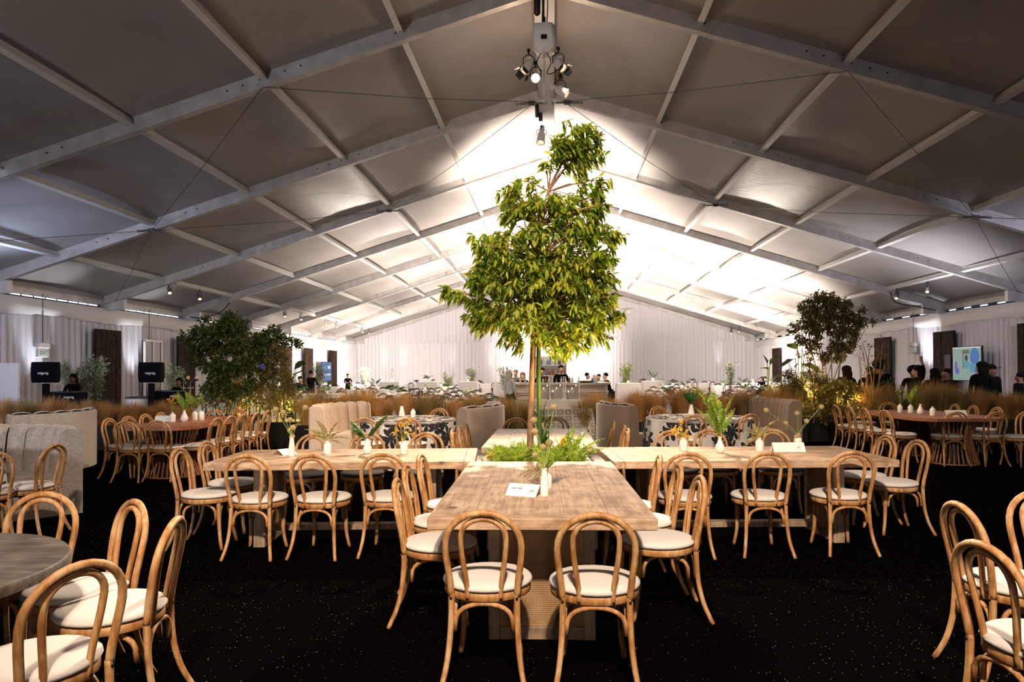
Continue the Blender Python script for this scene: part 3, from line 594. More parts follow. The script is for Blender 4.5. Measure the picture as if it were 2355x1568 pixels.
for h, f, l, gp in (
 ((1109, 1167), (0, 1), oak+'left of the two backing onto the near table end', GX), ((1371, 1172), (.02, 1), oak+'right of the two backing onto the near table end', GX),
 ((912, 1098), (1, .05), oak+'front one on the near table\'s left side', GX), ((934, 1067), (1, .03), oak+'middle one on the near table\'s left side', GX), ((967, 1043), (1, 0), oak+'farthest on the near table\'s left side, by the left wing', GX),
 ((1612, 1093), (-1, 0), oak+'front one on the near table\'s right side', GX), ((1562, 1066), (-1, 0), oak+'middle one on the near table\'s right side', GX), ((1517, 1045), (-1, .05), oak+'farthest on the near table\'s right side, by the right wing', GX),
 ((566, 1041), (-.0, 1), oak+'outermost on the left wing\'s near side', GX), ((718, 1040), (.02, 1), oak+'middle one on the left wing\'s near side', GX), ((880, 1038), (-.02, 1), oak+'innermost on the left wing\'s near side', GX),
 ((1585, 1032), (.03, 1), oak+'innermost on the right wing\'s near side', GX), ((1766, 1031), (0, 1), oak+'middle one on the right wing\'s near side', GX), ((1960, 1029), (-.03, 1), oak+'outermost on the right wing\'s near side', GX),
 ((411, 1029), (1, .05), oak+'nearer of two at the left wing\'s outer end', GX), ((474, 1013), (1, 0), oak+'farther of two at the left wing\'s outer end', GX),
 ((2112, 1010), (-1, -.12), oak+'nearer of two at the right wing\'s outer end', GX), ((2040, 1000), (-1, -.1), oak+'farther of two at the right wing\'s outer end', GX),
 ((722, 996), (0, -1), 'bentwood chair facing the camera behind the left wing, beside the seed head vase', GX), ((846, 994), (.05, -1), 'bentwood chair facing the camera behind the left wing, behind the leafy teardrop vase', GX), ((981, 993), (0, -1), 'bentwood chair facing the camera behind the left wing, nearest the tree', GX),
 ((1545, 989), (0, -1), 'bentwood chair facing the camera behind the right wing, behind the yellow flowers', GX), ((1633, 986), (.03, -1), 'bentwood chair facing the camera behind the right wing, behind the tall fern', GX), ((1776, 986), (0, -1), 'bentwood chair facing the camera behind the right wing, behind the number card', GX),
 ((1187, 960), (0, -1), 'bentwood chair at the far end of the cross table, left of the trunk', GX), ((1277, 958), (0, -1), 'bentwood chair at the far end of the cross table, right of the trunk', GX),
 ((1040, 987), (1, 0), 'bentwood chair seen edge on at the far table\'s left side, nearest', GX), ((1056, 978), (1, 0), 'bentwood chair seen edge on at the far table\'s left side, middle', GX), ((1071, 971), (1, .0), 'bentwood chair seen edge on at the far table\'s left side, farthest', GX),
 ((1444, 984), (-1, 0), 'bentwood chair seen edge on at the far table\'s right side, nearest', GX), ((1436, 977), (-1, 0), 'bentwood chair seen edge on at the far table\'s right side, middle', GX), ((1412, 968), (-1, 0), 'bentwood chair seen edge on at the far table\'s right side, farthest', GX),
 ((103, 1130), (.12, -1), 'oak bentwood chair behind the round charcoal table', FO), ((309, 1147), (-.58, -.82), 'oak bentwood chair right behind the round charcoal table, second from its right', FO), ((404, 1187), (-.97, -.22), 'oak bentwood chair seen edge on, rightmost round the charcoal table', FO), ((188, 1288), (-.94, .34), 'nearest oak bentwood chair at the bottom left, its back across the photo corner', FO),
 ((128, 1019), (-.98, -.05), 'oak bentwood chair in front of the silver tufted booth', FO), ((-26, 1034), (-.7, .7), 'oak bentwood chair cut by the left edge, by the floral cloth', FO),
 ((2202, 1152), (1, -.03), 'oak bentwood chair at the lower right edge, farther of the two overlapping', 'chairs at the right edge'), ((2262, 1244), (.98, .16), 'oak bentwood chair at the lower right edge, nearest of the two overlapping', 'chairs at the right edge'), ((2385, 1125), (.1, -1), 'oak bentwood chair just peeking in at the right edge', 'chairs at the right edge'),
 ((249, 961), (1, 0), 'bentwood chair at the left rust table, leftmost, seen from the side', GL), ((287, 967), (.05, 1), 'bentwood chair backing onto the left rust table, left of two at its near end', GL), ((293, 956), (1, 0), 'second chair along the left rust table\'s left side', GL), ((333, 951), (1, 0), 'third chair along the left rust table\'s left side', GL), ((361, 966), (0, 1), 'bentwood chair backing onto the left rust table, right of two at its near end', GL), ((370, 947), (1, 0), 'fourth chair along the left rust table\'s left side', GL),
 ((495, 941), (0, -1), 'chair at the far end of the left rust table, left one', GL), ((550, 941), (0, -1), 'chair at the far end of the left rust table, right one', GL), ((499, 960), (-1, .0), 'first chair on the left rust table\'s right side', GL), ((531, 955), (-1, .05), 'second chair on the left rust table\'s right side', GL), ((558, 952), (-1, .0), 'third chair on the left rust table\'s right side', GL), ((591, 947), (-1, .0), 'fourth chair on the left rust table\'s right side', GL), ((616, 943), (-1, .0), 'fifth and last chair on the left rust table\'s right side', GL),
 ((1922, 930), (1, 0), 'leftmost chair of the right rust table, beside the cactus dark pot', GR), ((1953, 933), (1, 0), 'second chair along the right rust table\'s left side', GR), ((1988, 937), (1, 0), 'third chair along the right rust table\'s left side', GR), ((2035, 942), (1, .1), 'nearest chair along the right rust table\'s left side', GR), ((1972, 924), (0, -1), 'left of the chairs behind the right rust table', GR), ((2043, 924), (0, -1), 'chair behind the white bottle on the right rust table', GR),
 ((2197, 928), (-1, 0), 'farthest chair on the right rust table\'s right side', GR), ((2239, 931), (-1, 0), 'middle chair on the right rust table\'s right side', GR), ((2294, 935), (-1, .0), 'nearest chair on the right rust table\'s right side', GR), ((2200, 946), (0, 1), 'left of two chairs backing onto the right rust table\'s near end', GR), ((2292, 946), (-.1, 1), 'right of two chairs backing onto the right rust table\'s near end', GR), ((2368, 944), (-1, -.4), 'chair cut by the right edge beside the right rust table', GR),
 ((838, 960), (0, 1), 'shaded bentwood chair at the left floral table, left one in front', GF), ((938, 960), (-.02, 1), 'shaded bentwood chair at the left floral table, right one in front', GF), ((1011, 938), (-.3, -1), 'bentwood chair behind the left floral table', GF),
 ((1513, 933), (.4, -1), 'bentwood chair behind the right floral table', GF), ((1597, 953), (.0, 1), 'shaded bentwood chair backing onto the right floral table', GF), ((1725, 951), (-.4, 1), 'shaded bentwood chair at the right of the right floral table', GF)):
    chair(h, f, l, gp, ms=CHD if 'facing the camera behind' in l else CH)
# ------------------------------------------------------------------ plank tables of the cross
TZ = .765
def corners(a, b, c, d): return [P(*q, TZ) for q in (a, b, c, d)]
def plank_table(name, label, q, wm, ped=(.35, .35), stretcher=True):
    """q: near-left, near-right, far-right, far-left corners of the top; local +Y runs along the table"""
    A, B, C, D_ = q; mid = (A+B+C+D_)/4; ax = ((C+D_)-(A+B))/2; ax.z = 0; L = ax.length; wv = ((B+C)-(A+D_))/2; W_ = wv.length; rz = math.atan2(-ax.x, ax.y)
    if W_ > L: raise Exception('axis')
    t = thing(name, label, 'table', (mid.x, mid.y, 0), rz); n = 5; eb = .10; th = .062
    for j in range(n):
        g = G(); w = W_/n; g.bbox((-W_/2+w*(j+.5), 0, TZ-th/2+random.uniform(-.0006, .0006)), (w-.0008, L-2*eb, th), .0012); g.build('plank', wm, t)
    for s in (-1, 1):
        g = G(); g.bbox((0, s*(L/2-eb/2), TZ-th/2), (W_, eb-.001, th), .004); g.build('breadboard_end', M_TABX if wm is M_TABLE else M_TABLE, t)
    for s, e in zip((-1, 1), ped):
        y = s*(L/2-e); w = .61; z1 = TZ-th-.004
        p = bpy.data.objects.new('pedestal', None); COL.objects.link(p); p.parent = t
        g = G()
        for sx in (-1, 1): g.bbox((sx*(w/2-.032), y, z1/2), (.064, .10, z1), .003)
        g.bbox((0, y, .035), (w-.128, .09, .07), .003); g.bbox((0, y, z1-.035), (w-.128, .09, .07), .003); g.build('pedestal_frame', M_POST, p)
        g = G(); g.box((0, y, z1/2), (w-.128, .045, z1-.14)); g.build('woven_panel', M_WEAVE, p)
    if stretcher:
        g = G(); g.bbox((0, 0, .115), (.12, L-ped[0]-ped[1], .05), .004); g.build('stretcher', M_POST, t)
    return t, mid, rz
q = corners((977, 1194), (1514, 1191), (1404, 1061), (1082, 1061))
plank_table('plank_table', 'washed plank dining table, near arm of the cross, with the 162 card on it', q, M_TABX, (.40, .40))
q = corners((1107, 1029), (1375, 1028.5), (1348, 985.5), (1144, 986.5))
plank_table('plank_table', 'washed plank dining table, far arm of the cross behind the tree trunk', q, M_TABX, (.4, .4))
q = corners((1084, 1061), (1106, 1030), (579, 1034), (452, 1066))
q = [q[0], q[1], q[2], q[3]]
plank_table('plank_table', 'washed plank dining table, left wing of the cross with seed head vase', [q[0], q[1], q[2], q[3]], M_TABX, (.40, .40))
q = corners((1376, 1029), (1405, 1060), (2066, 1059), (1929, 1024))
plank_table('plank_table', 'washed plank dining table, right wing of the cross carrying card 161', [q[0], q[1], q[2], q[3]], M_TABX, (.40, .40))
# planter box in the middle of the cross
pc = (P(1084, 1061, TZ)+P(1404, 1061, TZ)+P(1375, 1029, TZ)+P(1107, 1029, TZ))/4
pt = thing('planter_box', 'low grey planter box filling the gap between the four plank tables', 'planter', (pc.x, pc.y, 0), R(3))
g = G()
for s in (-1, 1): g.box((s*.46, 0, .335), (.03, .95, .67)); g.box((0, s*.46, .335), (.89, .03, .67))
g.build('box_wall', M_GREYB, pt)
g = G()
for s in (-1, 1): g.box((s*.41, 0, .685), (.14, 1.0, .02)); g.box((0, s*.43, .685), (.68, .14, .02))
g.build('rim_board', M_GREYB, pt); g = G(); g.box((0, 0, .62), (.88, .88, .02)); g.build('soil', M_SOIL, pt)
# ------------------------------------------------------------------ rust tables on slatted drums
def rust_table(label, x0, x1, y0, y1, drums):
    t = thing('rust_table', label, 'table', ((x0+x1)/2, (y0+y1)/2, 0), R(1)); W_ = x1-x0; L = y1-y0; n = 6; b = .28
    for j in range(n):
        w = W_/n; x = -W_/2+w*(j+.5); cut = b if j in (0, n-1) else 0; g = G()
        if cut:
            s = -1 if j == 0 else 1; xi, xo = x-s*w/2, x+s*w/2; vs = []
            for z in (TZ-.05, TZ): vs += [(xi, -L/2, z), (xo, -L/2+cut, z), (xo, L/2-cut, z), (xi, L/2, z)]
            fs = [(0, 3, 2, 1), (4, 5, 6, 7), (0, 1, 5, 4), (1, 2, 6, 5), (2, 3, 7, 6), (3, 0, 4, 7)]; g.add(vs, fs if s > 0 else [tuple(reversed(q)) for q in fs])
        else: g.bbox((x, 0, TZ-.025), (w-.002, L, .05), .002)
        g.build('plank', M_RUST, t)
    for dx, dy in drums:
        p = bpy.data.objects.new('slatted_drum', None); COL.objects.link(p); p.parent = t; g = G(); g.lathe([(.22, .02), (.19, .36), (.24, .70)], (dx, dy, 0), 20); g.build('core', M_BLACK, p)
        sm = None
        for i in range(34):
            a = 2*PI*i/34; c, s_ = math.cos(a), math.sin(a)
            if sm is None: gg = G(); gg.tube([(.37, 0, 0), (.31, 0, .2), (.275, 0, .38), (.30, 0, .56), (.36, 0, .714)], .0135, 5); sm = gg.mesh('slat', M_RUST)
            o = link('slat', sm, p, (dx, dy, 0)); o.rotation_euler = (0, 0, a)
        g = G(); g.lathe([(.34, 0), (.385, 0), (.385, .02), (.34, .02)], (dx, dy, 0), 24, cap=False); g.build('base_ring', M_RUST, p)
    return t
rust_table('reddish wood table with slatted drum bases, left of the left wing', -6.22, -5.15, 9.5, 12.0, ((0, -.62), (0, .62)))
rust_table('reddish wood table with slatted drum bases, at the right beyond the right wing', 5.72, 7.15, 11.2, 13.65, ((.1, -.62), (.1, .62)))
# round charcoal table bottom left
t = thing('round_table', 'dark charcoal round wooden table cut by the lower left edge', 'table', (-2.66, 2.56, 0))
g = G(); g.lathe([(.66, .715), (.672, .72), (.675, .755), (.668, .765), (.003, .765)], n=64); g.build('tabletop', M_GREYW, t, 40)
g = G(); g.lathe([(.30, 0), (.30, .04), (.08, .10), (.07, .62), (.25, .712)], n=24); g.build('pedestal', M_GREYW, t, 40)
# ------------------------------------------------------------------ cloth covered tables
def cloth_round(name, label, cat, c, r, m, z=.775, wav=.035, drop=.02, nf=13, seed=0):
    rg = random.Random(seed); n = 96; V = [(0, 0, z)]; UV = [(0, 0)]; F = []; ph = [rg.uniform(0, 6.28) for _ in range(3)]
    rings = [(.5, z, 0), (.97, z, 0), (1.0, z-.006, .0), (1.01, z-.05, .2), (1.03, z*.6, .7), (1.06, drop, 1)]; d = 0; pr, pz = 0, z
    for k_, zz, a in rings:
        d += math.hypot((k_-pr)*r, zz-pz); pr, pz = k_, zz
        for j in range(n):
            th = 2*PI*j/n; w = wav*a*(math.sin(nf*th+ph[0])+.5*math.sin((nf+5)*th+ph[1])); rr = r*k_+w; V.append((rr*math.cos(th), rr*math.sin(th), zz)); UV.append((d*math.cos(th) if a == 0 else th*r, d*math.sin(th) if a == 0 else d))
    for j in range(n): F.append((0, 1+j, 1+(j+1) % n))
    for i in range(len(rings)-1):
        for j in range(n): a = 1+i*n+j; b = 1+i*n+(j+1) % n; F.append((a, a+n, b+n, b))
    me = bpy.data.meshes.new(name); me.from_pydata(V, [], F); me.materials.append(m); u = me.uv_layers.new(name='UVMap')
    for p in me.polygons:
        ov = [UV[me.loops[l].vertex_index] for l in p.loop_indices]
        if max(q[0] for q in ov)-min(q[0] for q in ov) > 3*r: ov = [(q[0]+(2*PI*r if q[0] < r else 0), q[1]) for q in ov]
        for l, q in zip(p.loop_indices, ov): u.data[l].uv = q
    me.polygons.foreach_set('use_smooth', [True]*len(F))
    t = thing(name, label, cat, c); link('tablecloth', me, t); g = G(); g.lathe([(r*.97, z-.035), (r*.97, z-.008)], n=32); g.build('tabletop', M_GREYW, t); g = G(); g.lathe([(.28, .002), (.06, .06), (.06, z-.05), (.2, z-.036)], n=16); g.build('pedestal', M_GREYW, t); return t
cloth_round('floral_table', 'round table under a black and white floral cloth, beside the cream tufted booth', 'table', P(940, 963, .76)*1, .76, M_FLORAL, seed=1).location.z = 0
cloth_round('floral_table', 'round table under a black and white floral cloth, between the two brown booths', 'table', P(1608, 960, .76), .86, M_FLORAL, seed=2).location.z = 0
cloth_round('floral_table', 'round table with floral cloth cut by the left photo edge', 'table', (-6.09, 6.27, 0), .72, M_FLORAL, seed=3)
def cloth_box(name, label, c, sx, sy, z, m, flare=.05, rz=0, group=None, parts=True, uvs=1.0):
    n = 12; V = []; UV = []; F = []
    per = []
    for a, b in (((-1, -1), (1, -1)), ((1, -1), (1, 1)), ((1, 1), (-1, 1)), ((-1, 1), (-1, -1))):
        for i in range(n): t_ = i/n; per.append(((a[0]+(b[0]-a[0])*t_)*sx/2, (a[1]+(b[1]-a[1])*t_)*sy/2))
    N_ = len(per); L = 2*(sx+sy)
    for zz, k_ in ((z, 1), (z*.5, .5), (.01, 0)):
        for i, (x, y) in enumerate(per):
            e = (1-k_)*flare*(1+.35*math.sin(i*2.1)) ; cr = 1+ (.6 if i % n == 0 else 0); l = math.hypot(x, y); V.append((x+x/l*e*cr, y+y/l*e*cr, zz)); UV.append((L*i/N_*uvs, (z-zz)*uvs))
    for r_ in range(2):
        for i in range(N_): a = r_*N_+i; b = r_*N_+(i+1) % N_; F.append((a, a+N_, b+N_, b))
    F.append(tuple(range(N_)))
    me = bpy.data.meshes.new(name); me.from_pydata(V, [], F); me.materials.append(m); u = me.uv_layers.new(name='UVMap')
    for p in me.polygons:
        ov = [UV[me.loops[l].vertex_index] for l in p.loop_indices]
        if len(ov) > 4: ov = [(me.vertices[me.loops[l].vertex_index].co.x*uvs, me.vertices[me.loops[l].vertex_index].co.y*uvs) for l in p.loop_indices]
        elif max(q[0] for q in ov)-min(q[0] for q in ov) > L/2*uvs: ov = [(q[0]+(L*uvs if q[0] < L/2*uvs else 0), q[1]) for q in ov]
        for l, q in zip(p.loop_indices, ov): u.data[l].uv = q
    t = thing(name, label, 'table', c, rz, group); link('tablecloth', me, t)
    g = G(); g.box((0, 0, z-.02), (sx*.97, sy*.97, .03)); g.build('tabletop', M_GREYW, t)
    return t
gt = cloth_box('covered_table', 'rectangular table under a grey square patterned cloth, behind the far arm of the cross', (.12, 14.3, 0), 1.35, .8, .775, M_GEO, .10)
# ------------------------------------------------------------------ curved booths
def booth(label, c, R0, a0, a1, vm, tufts=8, h=.92, inner_lit=True, seat=True):
    t = thing('curved_booth', label, 'booth', (c[0], c[1], 0)); n = 30; A = [R(a0)+(R(a1)-R(a0))*i/n for i in range(n+1)]
    def ring(name, prof, m, aa=A):
        V = []; k_ = len(prof)
        for a in aa:
            for r_, z in prof: V.append((r_*math.cos(a), r_*math.sin(a), z))
        F = [(i*k_+j, i*k_+(j+1) % k_, (i+1)*k_+(j+1) % k_, (i+1)*k_+j) for i in range(len(aa)-1) for j in range(k_)]+[tuple(range(k_)), tuple(range((len(aa)-1)*k_, len(aa)*k_))[::-1]]
        me = bpy.data.meshes.new(name); me.from_pydata(V, [], [tuple(reversed(f)) for f in F]); me.materials.append(m); me.polygons.foreach_set('use_smooth', [True]*len(F)); me.set_sharp_from_angle(angle=R(50)); return link(name, me, t)
    ring('outer_shell', [(R0, .0), (R0, h-.03), (R0-.02, h-.005), (R0-.05, h), (R0-.12, h-.01), (R0-.12, 0)], vm)
    if seat:
        ring('seat', [(R0-.14, .28), (R0-.14, .43), (R0-.45, .455), (R0-.66, .45), (R0-.69, .43), (R0-.69, .28)], vm)
        ring('base', [(R0-.14, .0), (R0-.14, .275), (R0-.67, .275), (R0-.67, 0)], vm)
    m_ = 6
    for k_ in range(tufts):                             # padded channels of the back
        b0 = R(a0)+(R(a1)-R(a0))*k_/tufts; b1 = R(a0)+(R(a1)-R(a0))*(k_+1)/tufts; V = []
        for i in range(m_+1):
            a = b0+(b1-b0)*(.045+.91*i/m_); bul = math.sin(PI*i/m_)**.5*.062
            for z, r_ in ((.44, R0-.22), (.55, R0-.225), (.7, R0-.205), (h-.08, R0-.185), (h-.01, R0-.155), (h+.012, R0-.10), (h+.0, R0-.05)): V.append(((r_-bul*(z < h))*math.cos(a), (r_-bul*(z < h))*math.sin(a), z+(bul*.4 if z > h-.05 else 0)))
        F = [(i*7+j, i*7+j+1, i*7+8+j, i*7+7+j) for i in range(m_) for j in range(6)]
        me = bpy.data.meshes.new('back_channel'); me.from_pydata(V, [], F); me.materials.append(vm); me.polygons.foreach_set('use_smooth', [True]*len(F)); link('back_channel', me, t)
    for a in (A[0], A[-1]):
        s = -1 if a == A[0] else 1; g = G(); th = .035; r_ = R0-.125
        pr = [(R0, 0), (R0, h-.02), (R0-.03, h+.005), (R0-.15, h+.01), (R0-.22, h-.05), (R0-.255, .62), (R0-.25, .46), (R0-.25 if not seat else R0-.60, .45), (R0-.25 if not seat else R0-.66, .40), (R0-.25 if not seat else R0-.67, 0)]
        V = []
        for e in (0, s*th/R0): V += [(q*math.cos(a+e), q*math.sin(a+e), z) for q, z in pr]
        k_ = len(pr); F = [tuple(range(k_)), tuple(range(k_, 2*k_))[::-1]]+[(j, (j+1) % k_, k_+(j+1) % k_, k_+j) for j in range(k_)]
        if s > 0: F = [tuple(reversed(f)) for f in F]
        g.add(V, F); g.build('end_panel', vm, t)
    return t
booth('silver crushed velvet tufted booth at the left edge behind the chairs', (-6.10, 6.33), 1.42, 50, 158, M_VSILV, 10)
booth('crushed velvet booth seen from outside, behind the silver tufted one', (-8.95, 10.7), 1.42, -42, 44, M_VSILV, 7)
booth('cream tufted curved booth facing right, left of the left floral table', (-2.75, 12.35), 1.55, 128, 207, M_VCREAM, 8, .93)
booth('taupe curved booth seen from behind, just left of the tree trunk', (-2.55, 12.3), 1.70, -46, 30, M_VTAUPE, 6, .94)
booth('brown curved booth seen from behind, right of the tree trunk', (2.42, 12.8), 1.62, 168, 224, M_VBROWN, 6, .95)
booth('brown tufted curved booth with grey end panel, right of the right floral table', (2.62, 12.95), 1.84, -8, 38, M_VBROWN, 8, .97)
#PART4
# ------------------------------------------------------------------ the tall tree in the planter
TB = D(1219, 1032, 6.42)
def trunk_path(pix, Y): return smooth_path([D(x, y, Y) for x, y in pix], 5)
tr = thing('tall_tree', 'slender potted tree with drooping green leaves rising through the cross shaped table', 'tree', (TB.x, TB.y, 0))
def loc(vs, o): return [Vector(v)-Vector((o.location.x, o.location.y, o.location.z)) for v in vs]
g = G(); p = loc([Vector((TB.x, TB.y, .60))]+trunk_path([(1219, 1030), (1222, 920), (1226, 800), (1231, 690), (1238, 600), (1243, 520), (1262, 440), (1290, 380)], 6.42), tr)
g.tube(p, list(np.linspace(.032, .011, len(p))), 12); g.build('trunk', M_BARK, tr, True)
BL = [(1327,320,58),(1290,335,35),(1365,345,35),(1330,375,30),(1258,380,16),(1178,425,24),(1215,420,18),(1160,440,14),(1390,415,24),(1370,440,26),(1350,425,15),
 (1175,478,36),(1215,465,30),(1265,465,36),(1310,465,34),(1360,480,36),(1385,470,22),(1160,500,20),(1240,530,40),(1300,520,40),(1350,530,40),(1200,540,28),(1100,552,26),(1135,555,28),(1165,545,20),(1415,545,26),(1390,525,24),
 (1120,600,40),(1170,595,42),(1230,600,45),(1290,600,48),(1350,600,46),(1390,590,30),(1100,640,38),(1150,650,45),(1210,660,48),(1270,655,50),(1330,655,50),(1385,645,36),(1035,672,22),(1060,680,20),(1020,668,12),
 (1090,705,34),(1140,715,42),(1200,720,45),(1260,720,48),(1320,720,48),(1375,715,40),(1420,725,24),(1400,690,25),(1105,745,26),(1170,765,28),(1280,770,40),(1330,770,35),(1375,755,28),(1290,800,28),(1190,790,16),(1390,775,15),(1240,770,20)]
def blob_leaves(BL, Y0, axis_px, ppm, halfw, per, Lr, down=.5, depth=.75, nl=8, twl=.07):
    Pn, Dn, Ln, tw = [], [], [], []
    for x, y, r in BL:
        hw = halfw(y); dx = (x-axis_px)/ppm; dd = math.sqrt(max(.0, hw*hw-dx*dx))*depth
        cnt = max(3, int(per*(r/40)**2*(1+dd*1.6)))
        for _ in range(cnt):
            dy = random.uniform(-1, 1)*dd; a = random.uniform(0, 2*PI); b = random.uniform(-1, 1); q = r/ppm*random.random()**.4*1.0
            c = D(x, y, Y0+dy)+Vector((q*math.cos(a)*math.sqrt(1-b*b), q*math.sin(a)*math.sqrt(1-b*b)*.8, q*b*.85))
            out = (c-Vector((D(axis_px, y, Y0).x, Y0, c.z-.15))); out = out.normalized() if out.length > .05 else Vector((0, -1, .2))
            tw.append((c, out))
            for j in range(nl):
                th = random.uniform(0, 2*PI); e1 = out.orthogonal().normalized(); e2 = out.cross(e1)
                d = out*random.uniform(.2, 1)+(e1*math.cos(th)+e2*math.sin(th))*.9+Vector((0, 0, -down*random.uniform(.4, 1.4)))
                Pn.append(c-out*twl*random.random()+Vector((0, 0, random.uniform(-.3, .3)*twl))); Dn.append(d); Ln.append(random.uniform(*Lr))
    return np.array([tuple(v) for v in Pn]), np.array([tuple(v) for v in Dn]), np.array(Ln), tw
def tree_hw(y):
    return np.interp(y, [270, 330, 390, 430, 500, 550, 620, 700, 760, 820], [.22, .36, .3, .5, .55, .75, .78, .80, .62, .25])
Pn, Dn, Ln, TW = blob_leaves(BL, 6.42, 1248, 252, tree_hw, 22, (.06, .105), .75, nl=9)
front = np.argsort(Pn[:, 1])[:300]; rest = np.ones(len(Pn), bool); rest[front] = False
off = np.array([TB.x, TB.y, 0])
V, F = leaves(Pn[rest]-off, Dn[rest], Ln[rest], .34, .28); me = npmesh('foliage', V, F, M_LEAF); link('foliage', me, tr, kind='stuff')
lv, lf = leaves([(0, 0, 0)], [(0, 1, 0)], [1], .34, .28); LM = []
for i_ in range(4):
    lv, lf = leaves([(0, 0, 0)], [(0, 1, 0)], [1], .30+.03*i_, .2+.06*i_); LM.append(npmesh('leaf', lv, lf, M_LEAF))
for i_ in front:
    o = link('leaf', LM[i_ % 4], tr, Vector(Pn[i_]-off)); o.rotation_mode = 'QUATERNION'; o.rotation_quaternion = rot_to(Dn[i_]); o.scale = (Ln[i_],)*3
g = G(); tp = [D(1228, 735, 6.42), D(1231, 690, 6.42), D(1238, 600, 6.42), D(1243, 520, 6.42), D(1262, 440, 6.42), D(1290, 380, 6.42)]
for c, out in TW[::5]:
    b = min(tp, key=lambda q: abs(q.z-(c.z-.25))); mid = b.lerp(c, .55)+Vector((0, 0, .03)); g.tube(loc([b, mid, c], tr), [.009, .006, .003], 5)
g.build('branches', M_BARK, tr)['kind'] = 'stuff'
st = tag(G().tube(trunk_path([(1242, 1030), (1240, 940), (1239, 850), (1238, 735)], 6.40), .021, 10).build('support_stake', M_STAKE, None, True), 'straight green support stake beside the tree trunk', 'stake')
# ------------------------------------------------------------------ small plant builders
def frond(L, n, wid, m, droopz=.3, seg=1, base=.15, name='frond', lw=.35):
    """a feathery frond along +Y in the local frame, drooping"""
    P_, D_, L_ = [], [], []
    for i in range(n):
        t = base+(1-base)*i/n; y = L*t; z = -droopz*L*t*t; w = wid*math.sin(PI*min(1, .12+t*.88))**.7
        for s in (-1, 1): P_.append((0, y, z)); D_.append((s*w, w*.55, random.uniform(-.2, .3)*w)); L_.append(w*random.uniform(.8, 1.15))
    V, F = leaves(P_, D_, L_, lw, .1, seg=1); V = list(map(tuple, V)); F = [tuple(f)+() for f in F]
    g = G(); g.tube([(0, L*t, -droopz*L*t*t) for t in np.linspace(0, 1, 7)], [.0035-.0025*t for t in np.linspace(0, 1, 7)], 4); g.add(V, F); return g.mesh(name, m)
FR = {k_: [frond(*a) for _ in range(3)] for k_, a in dict(fern=(1, 26, .17, M_FERN, .25), dark=(1, 30, .20, M_FERND, .12), feather=(1, 34, .16, M_FERNF, .45), leafy=(1, 14, .26, M_FERND, .1), gold=(1, 22, .15, M_FERNF, .5)).items()}
def put_frond(par, kind, base, d, L, name='frond'):
    o = link(name, random.choice(FR[kind]), par, base); o.rotation_mode = 'QUATERNION'; o.rotation_quaternion = rot_to(d); o.scale = (L, L, L); return o
AM = None
def allium_mesh():
    g = G(); g.ball((0, 0, 0), .86, 8); V = []; F = []
    rg = random.Random(5); n = 90
    for i in range(n):
        z = 1-2*(i+.5)/n; a = i*2.39996; r_ = math.sqrt(1-z*z); d = Vector((r_*math.cos(a), r_*math.sin(a), z)); e = d.orthogonal().normalized(); f_ = d.cross(e); o = len(V)
        for k_ in range(5): th = 2*PI*k_/5; V.append(d*1.04+(e*math.cos(th)+f_*math.sin(th))*.15)
        V.append(d*.86)
        for k_ in range(5): F.append((o+k_, o+(k_+1) % 5, o+5))
    g.add(V, F); return g.mesh('seed_head', M_ALLIUM)
AM = allium_mesh()
VP = dict(bottle=[(.001, 0), (.030, 0), (.032, .006), (.032, .075), (.026, .088), (.014, .096), (.013, .108), (.017, .112), (.013, .112), (.011, .10)],
          tear=[(.001, 0), (.022, 0), (.034, .014), (.0375, .034), (.032, .056), (.020, .08), (.0125, .10), (.012, .118), (.014, .124), (.011, .123), (.010, .11)],
          tall=[(.001, 0), (.026, 0), (.027, .01), (.026, .08), (.020, .13), (.017, .16), (.021, .168), (.018, .168), (.014, .15)],
          cone=[(.001, 0), (.045, 0), (.044, .01), (.024, .10), (.019, .13), (.017, .13), (.02, .10)])
def vase(kind, pos, label, sc=1, z=TZ+.001, group='white bud vases', rz=0):
    p = pos if isinstance(pos, Vector) else P(pos[0], pos[1], TZ); t = thing('bud_vase', label, 'vase', (p.x, p.y, z), rz, group)
    g = G(); g.lathe([(a*sc, b*sc) for a, b in VP[kind]], n=24, cap=False); g.build('vase_body', M_WHITE, t, 40); t['_h'] = VP[kind][-3][1]*sc; return t
def allium(t, tip, top, n=0, r=.023):
    p = smooth_path([top, top.lerp(tip, .5)+Vector((random.uniform(-.01, .01), 0, .01)), tip], 5); g = G(); g.tube(p, .0028, 5); s = g.build('stem', M_STEM, t); o = link('seed_head', AM, s, tip); o.scale = (r,)*3
def vpt(t, px, py, dy=0): return D(px, py, t.location.y+dy)-t.location
def flowers(t, pts, m=M_YFLOW, r=.02, stem=M_STEM):
    top = Vector((0, 0, t['_h']))
    for q in pts:
        g = G(); g.tube(smooth_path([top, top.lerp(q, .5)+Vector((random.uniform(-.015, .015), 0, .012)), q], 4), .002, 4); s = g.build('stem', stem, t)
        P_ = [tuple(q)]*12; D_ = [(random.gauss(0, 1), random.gauss(0, 1), random.gauss(.3, 1)) for _ in range(12)]; V, F = leaves(P_, D_, [r*random.uniform(.8, 1.3) for _ in range(12)], .75, .1); link('flower', npmesh('flower', V, F, m), s)
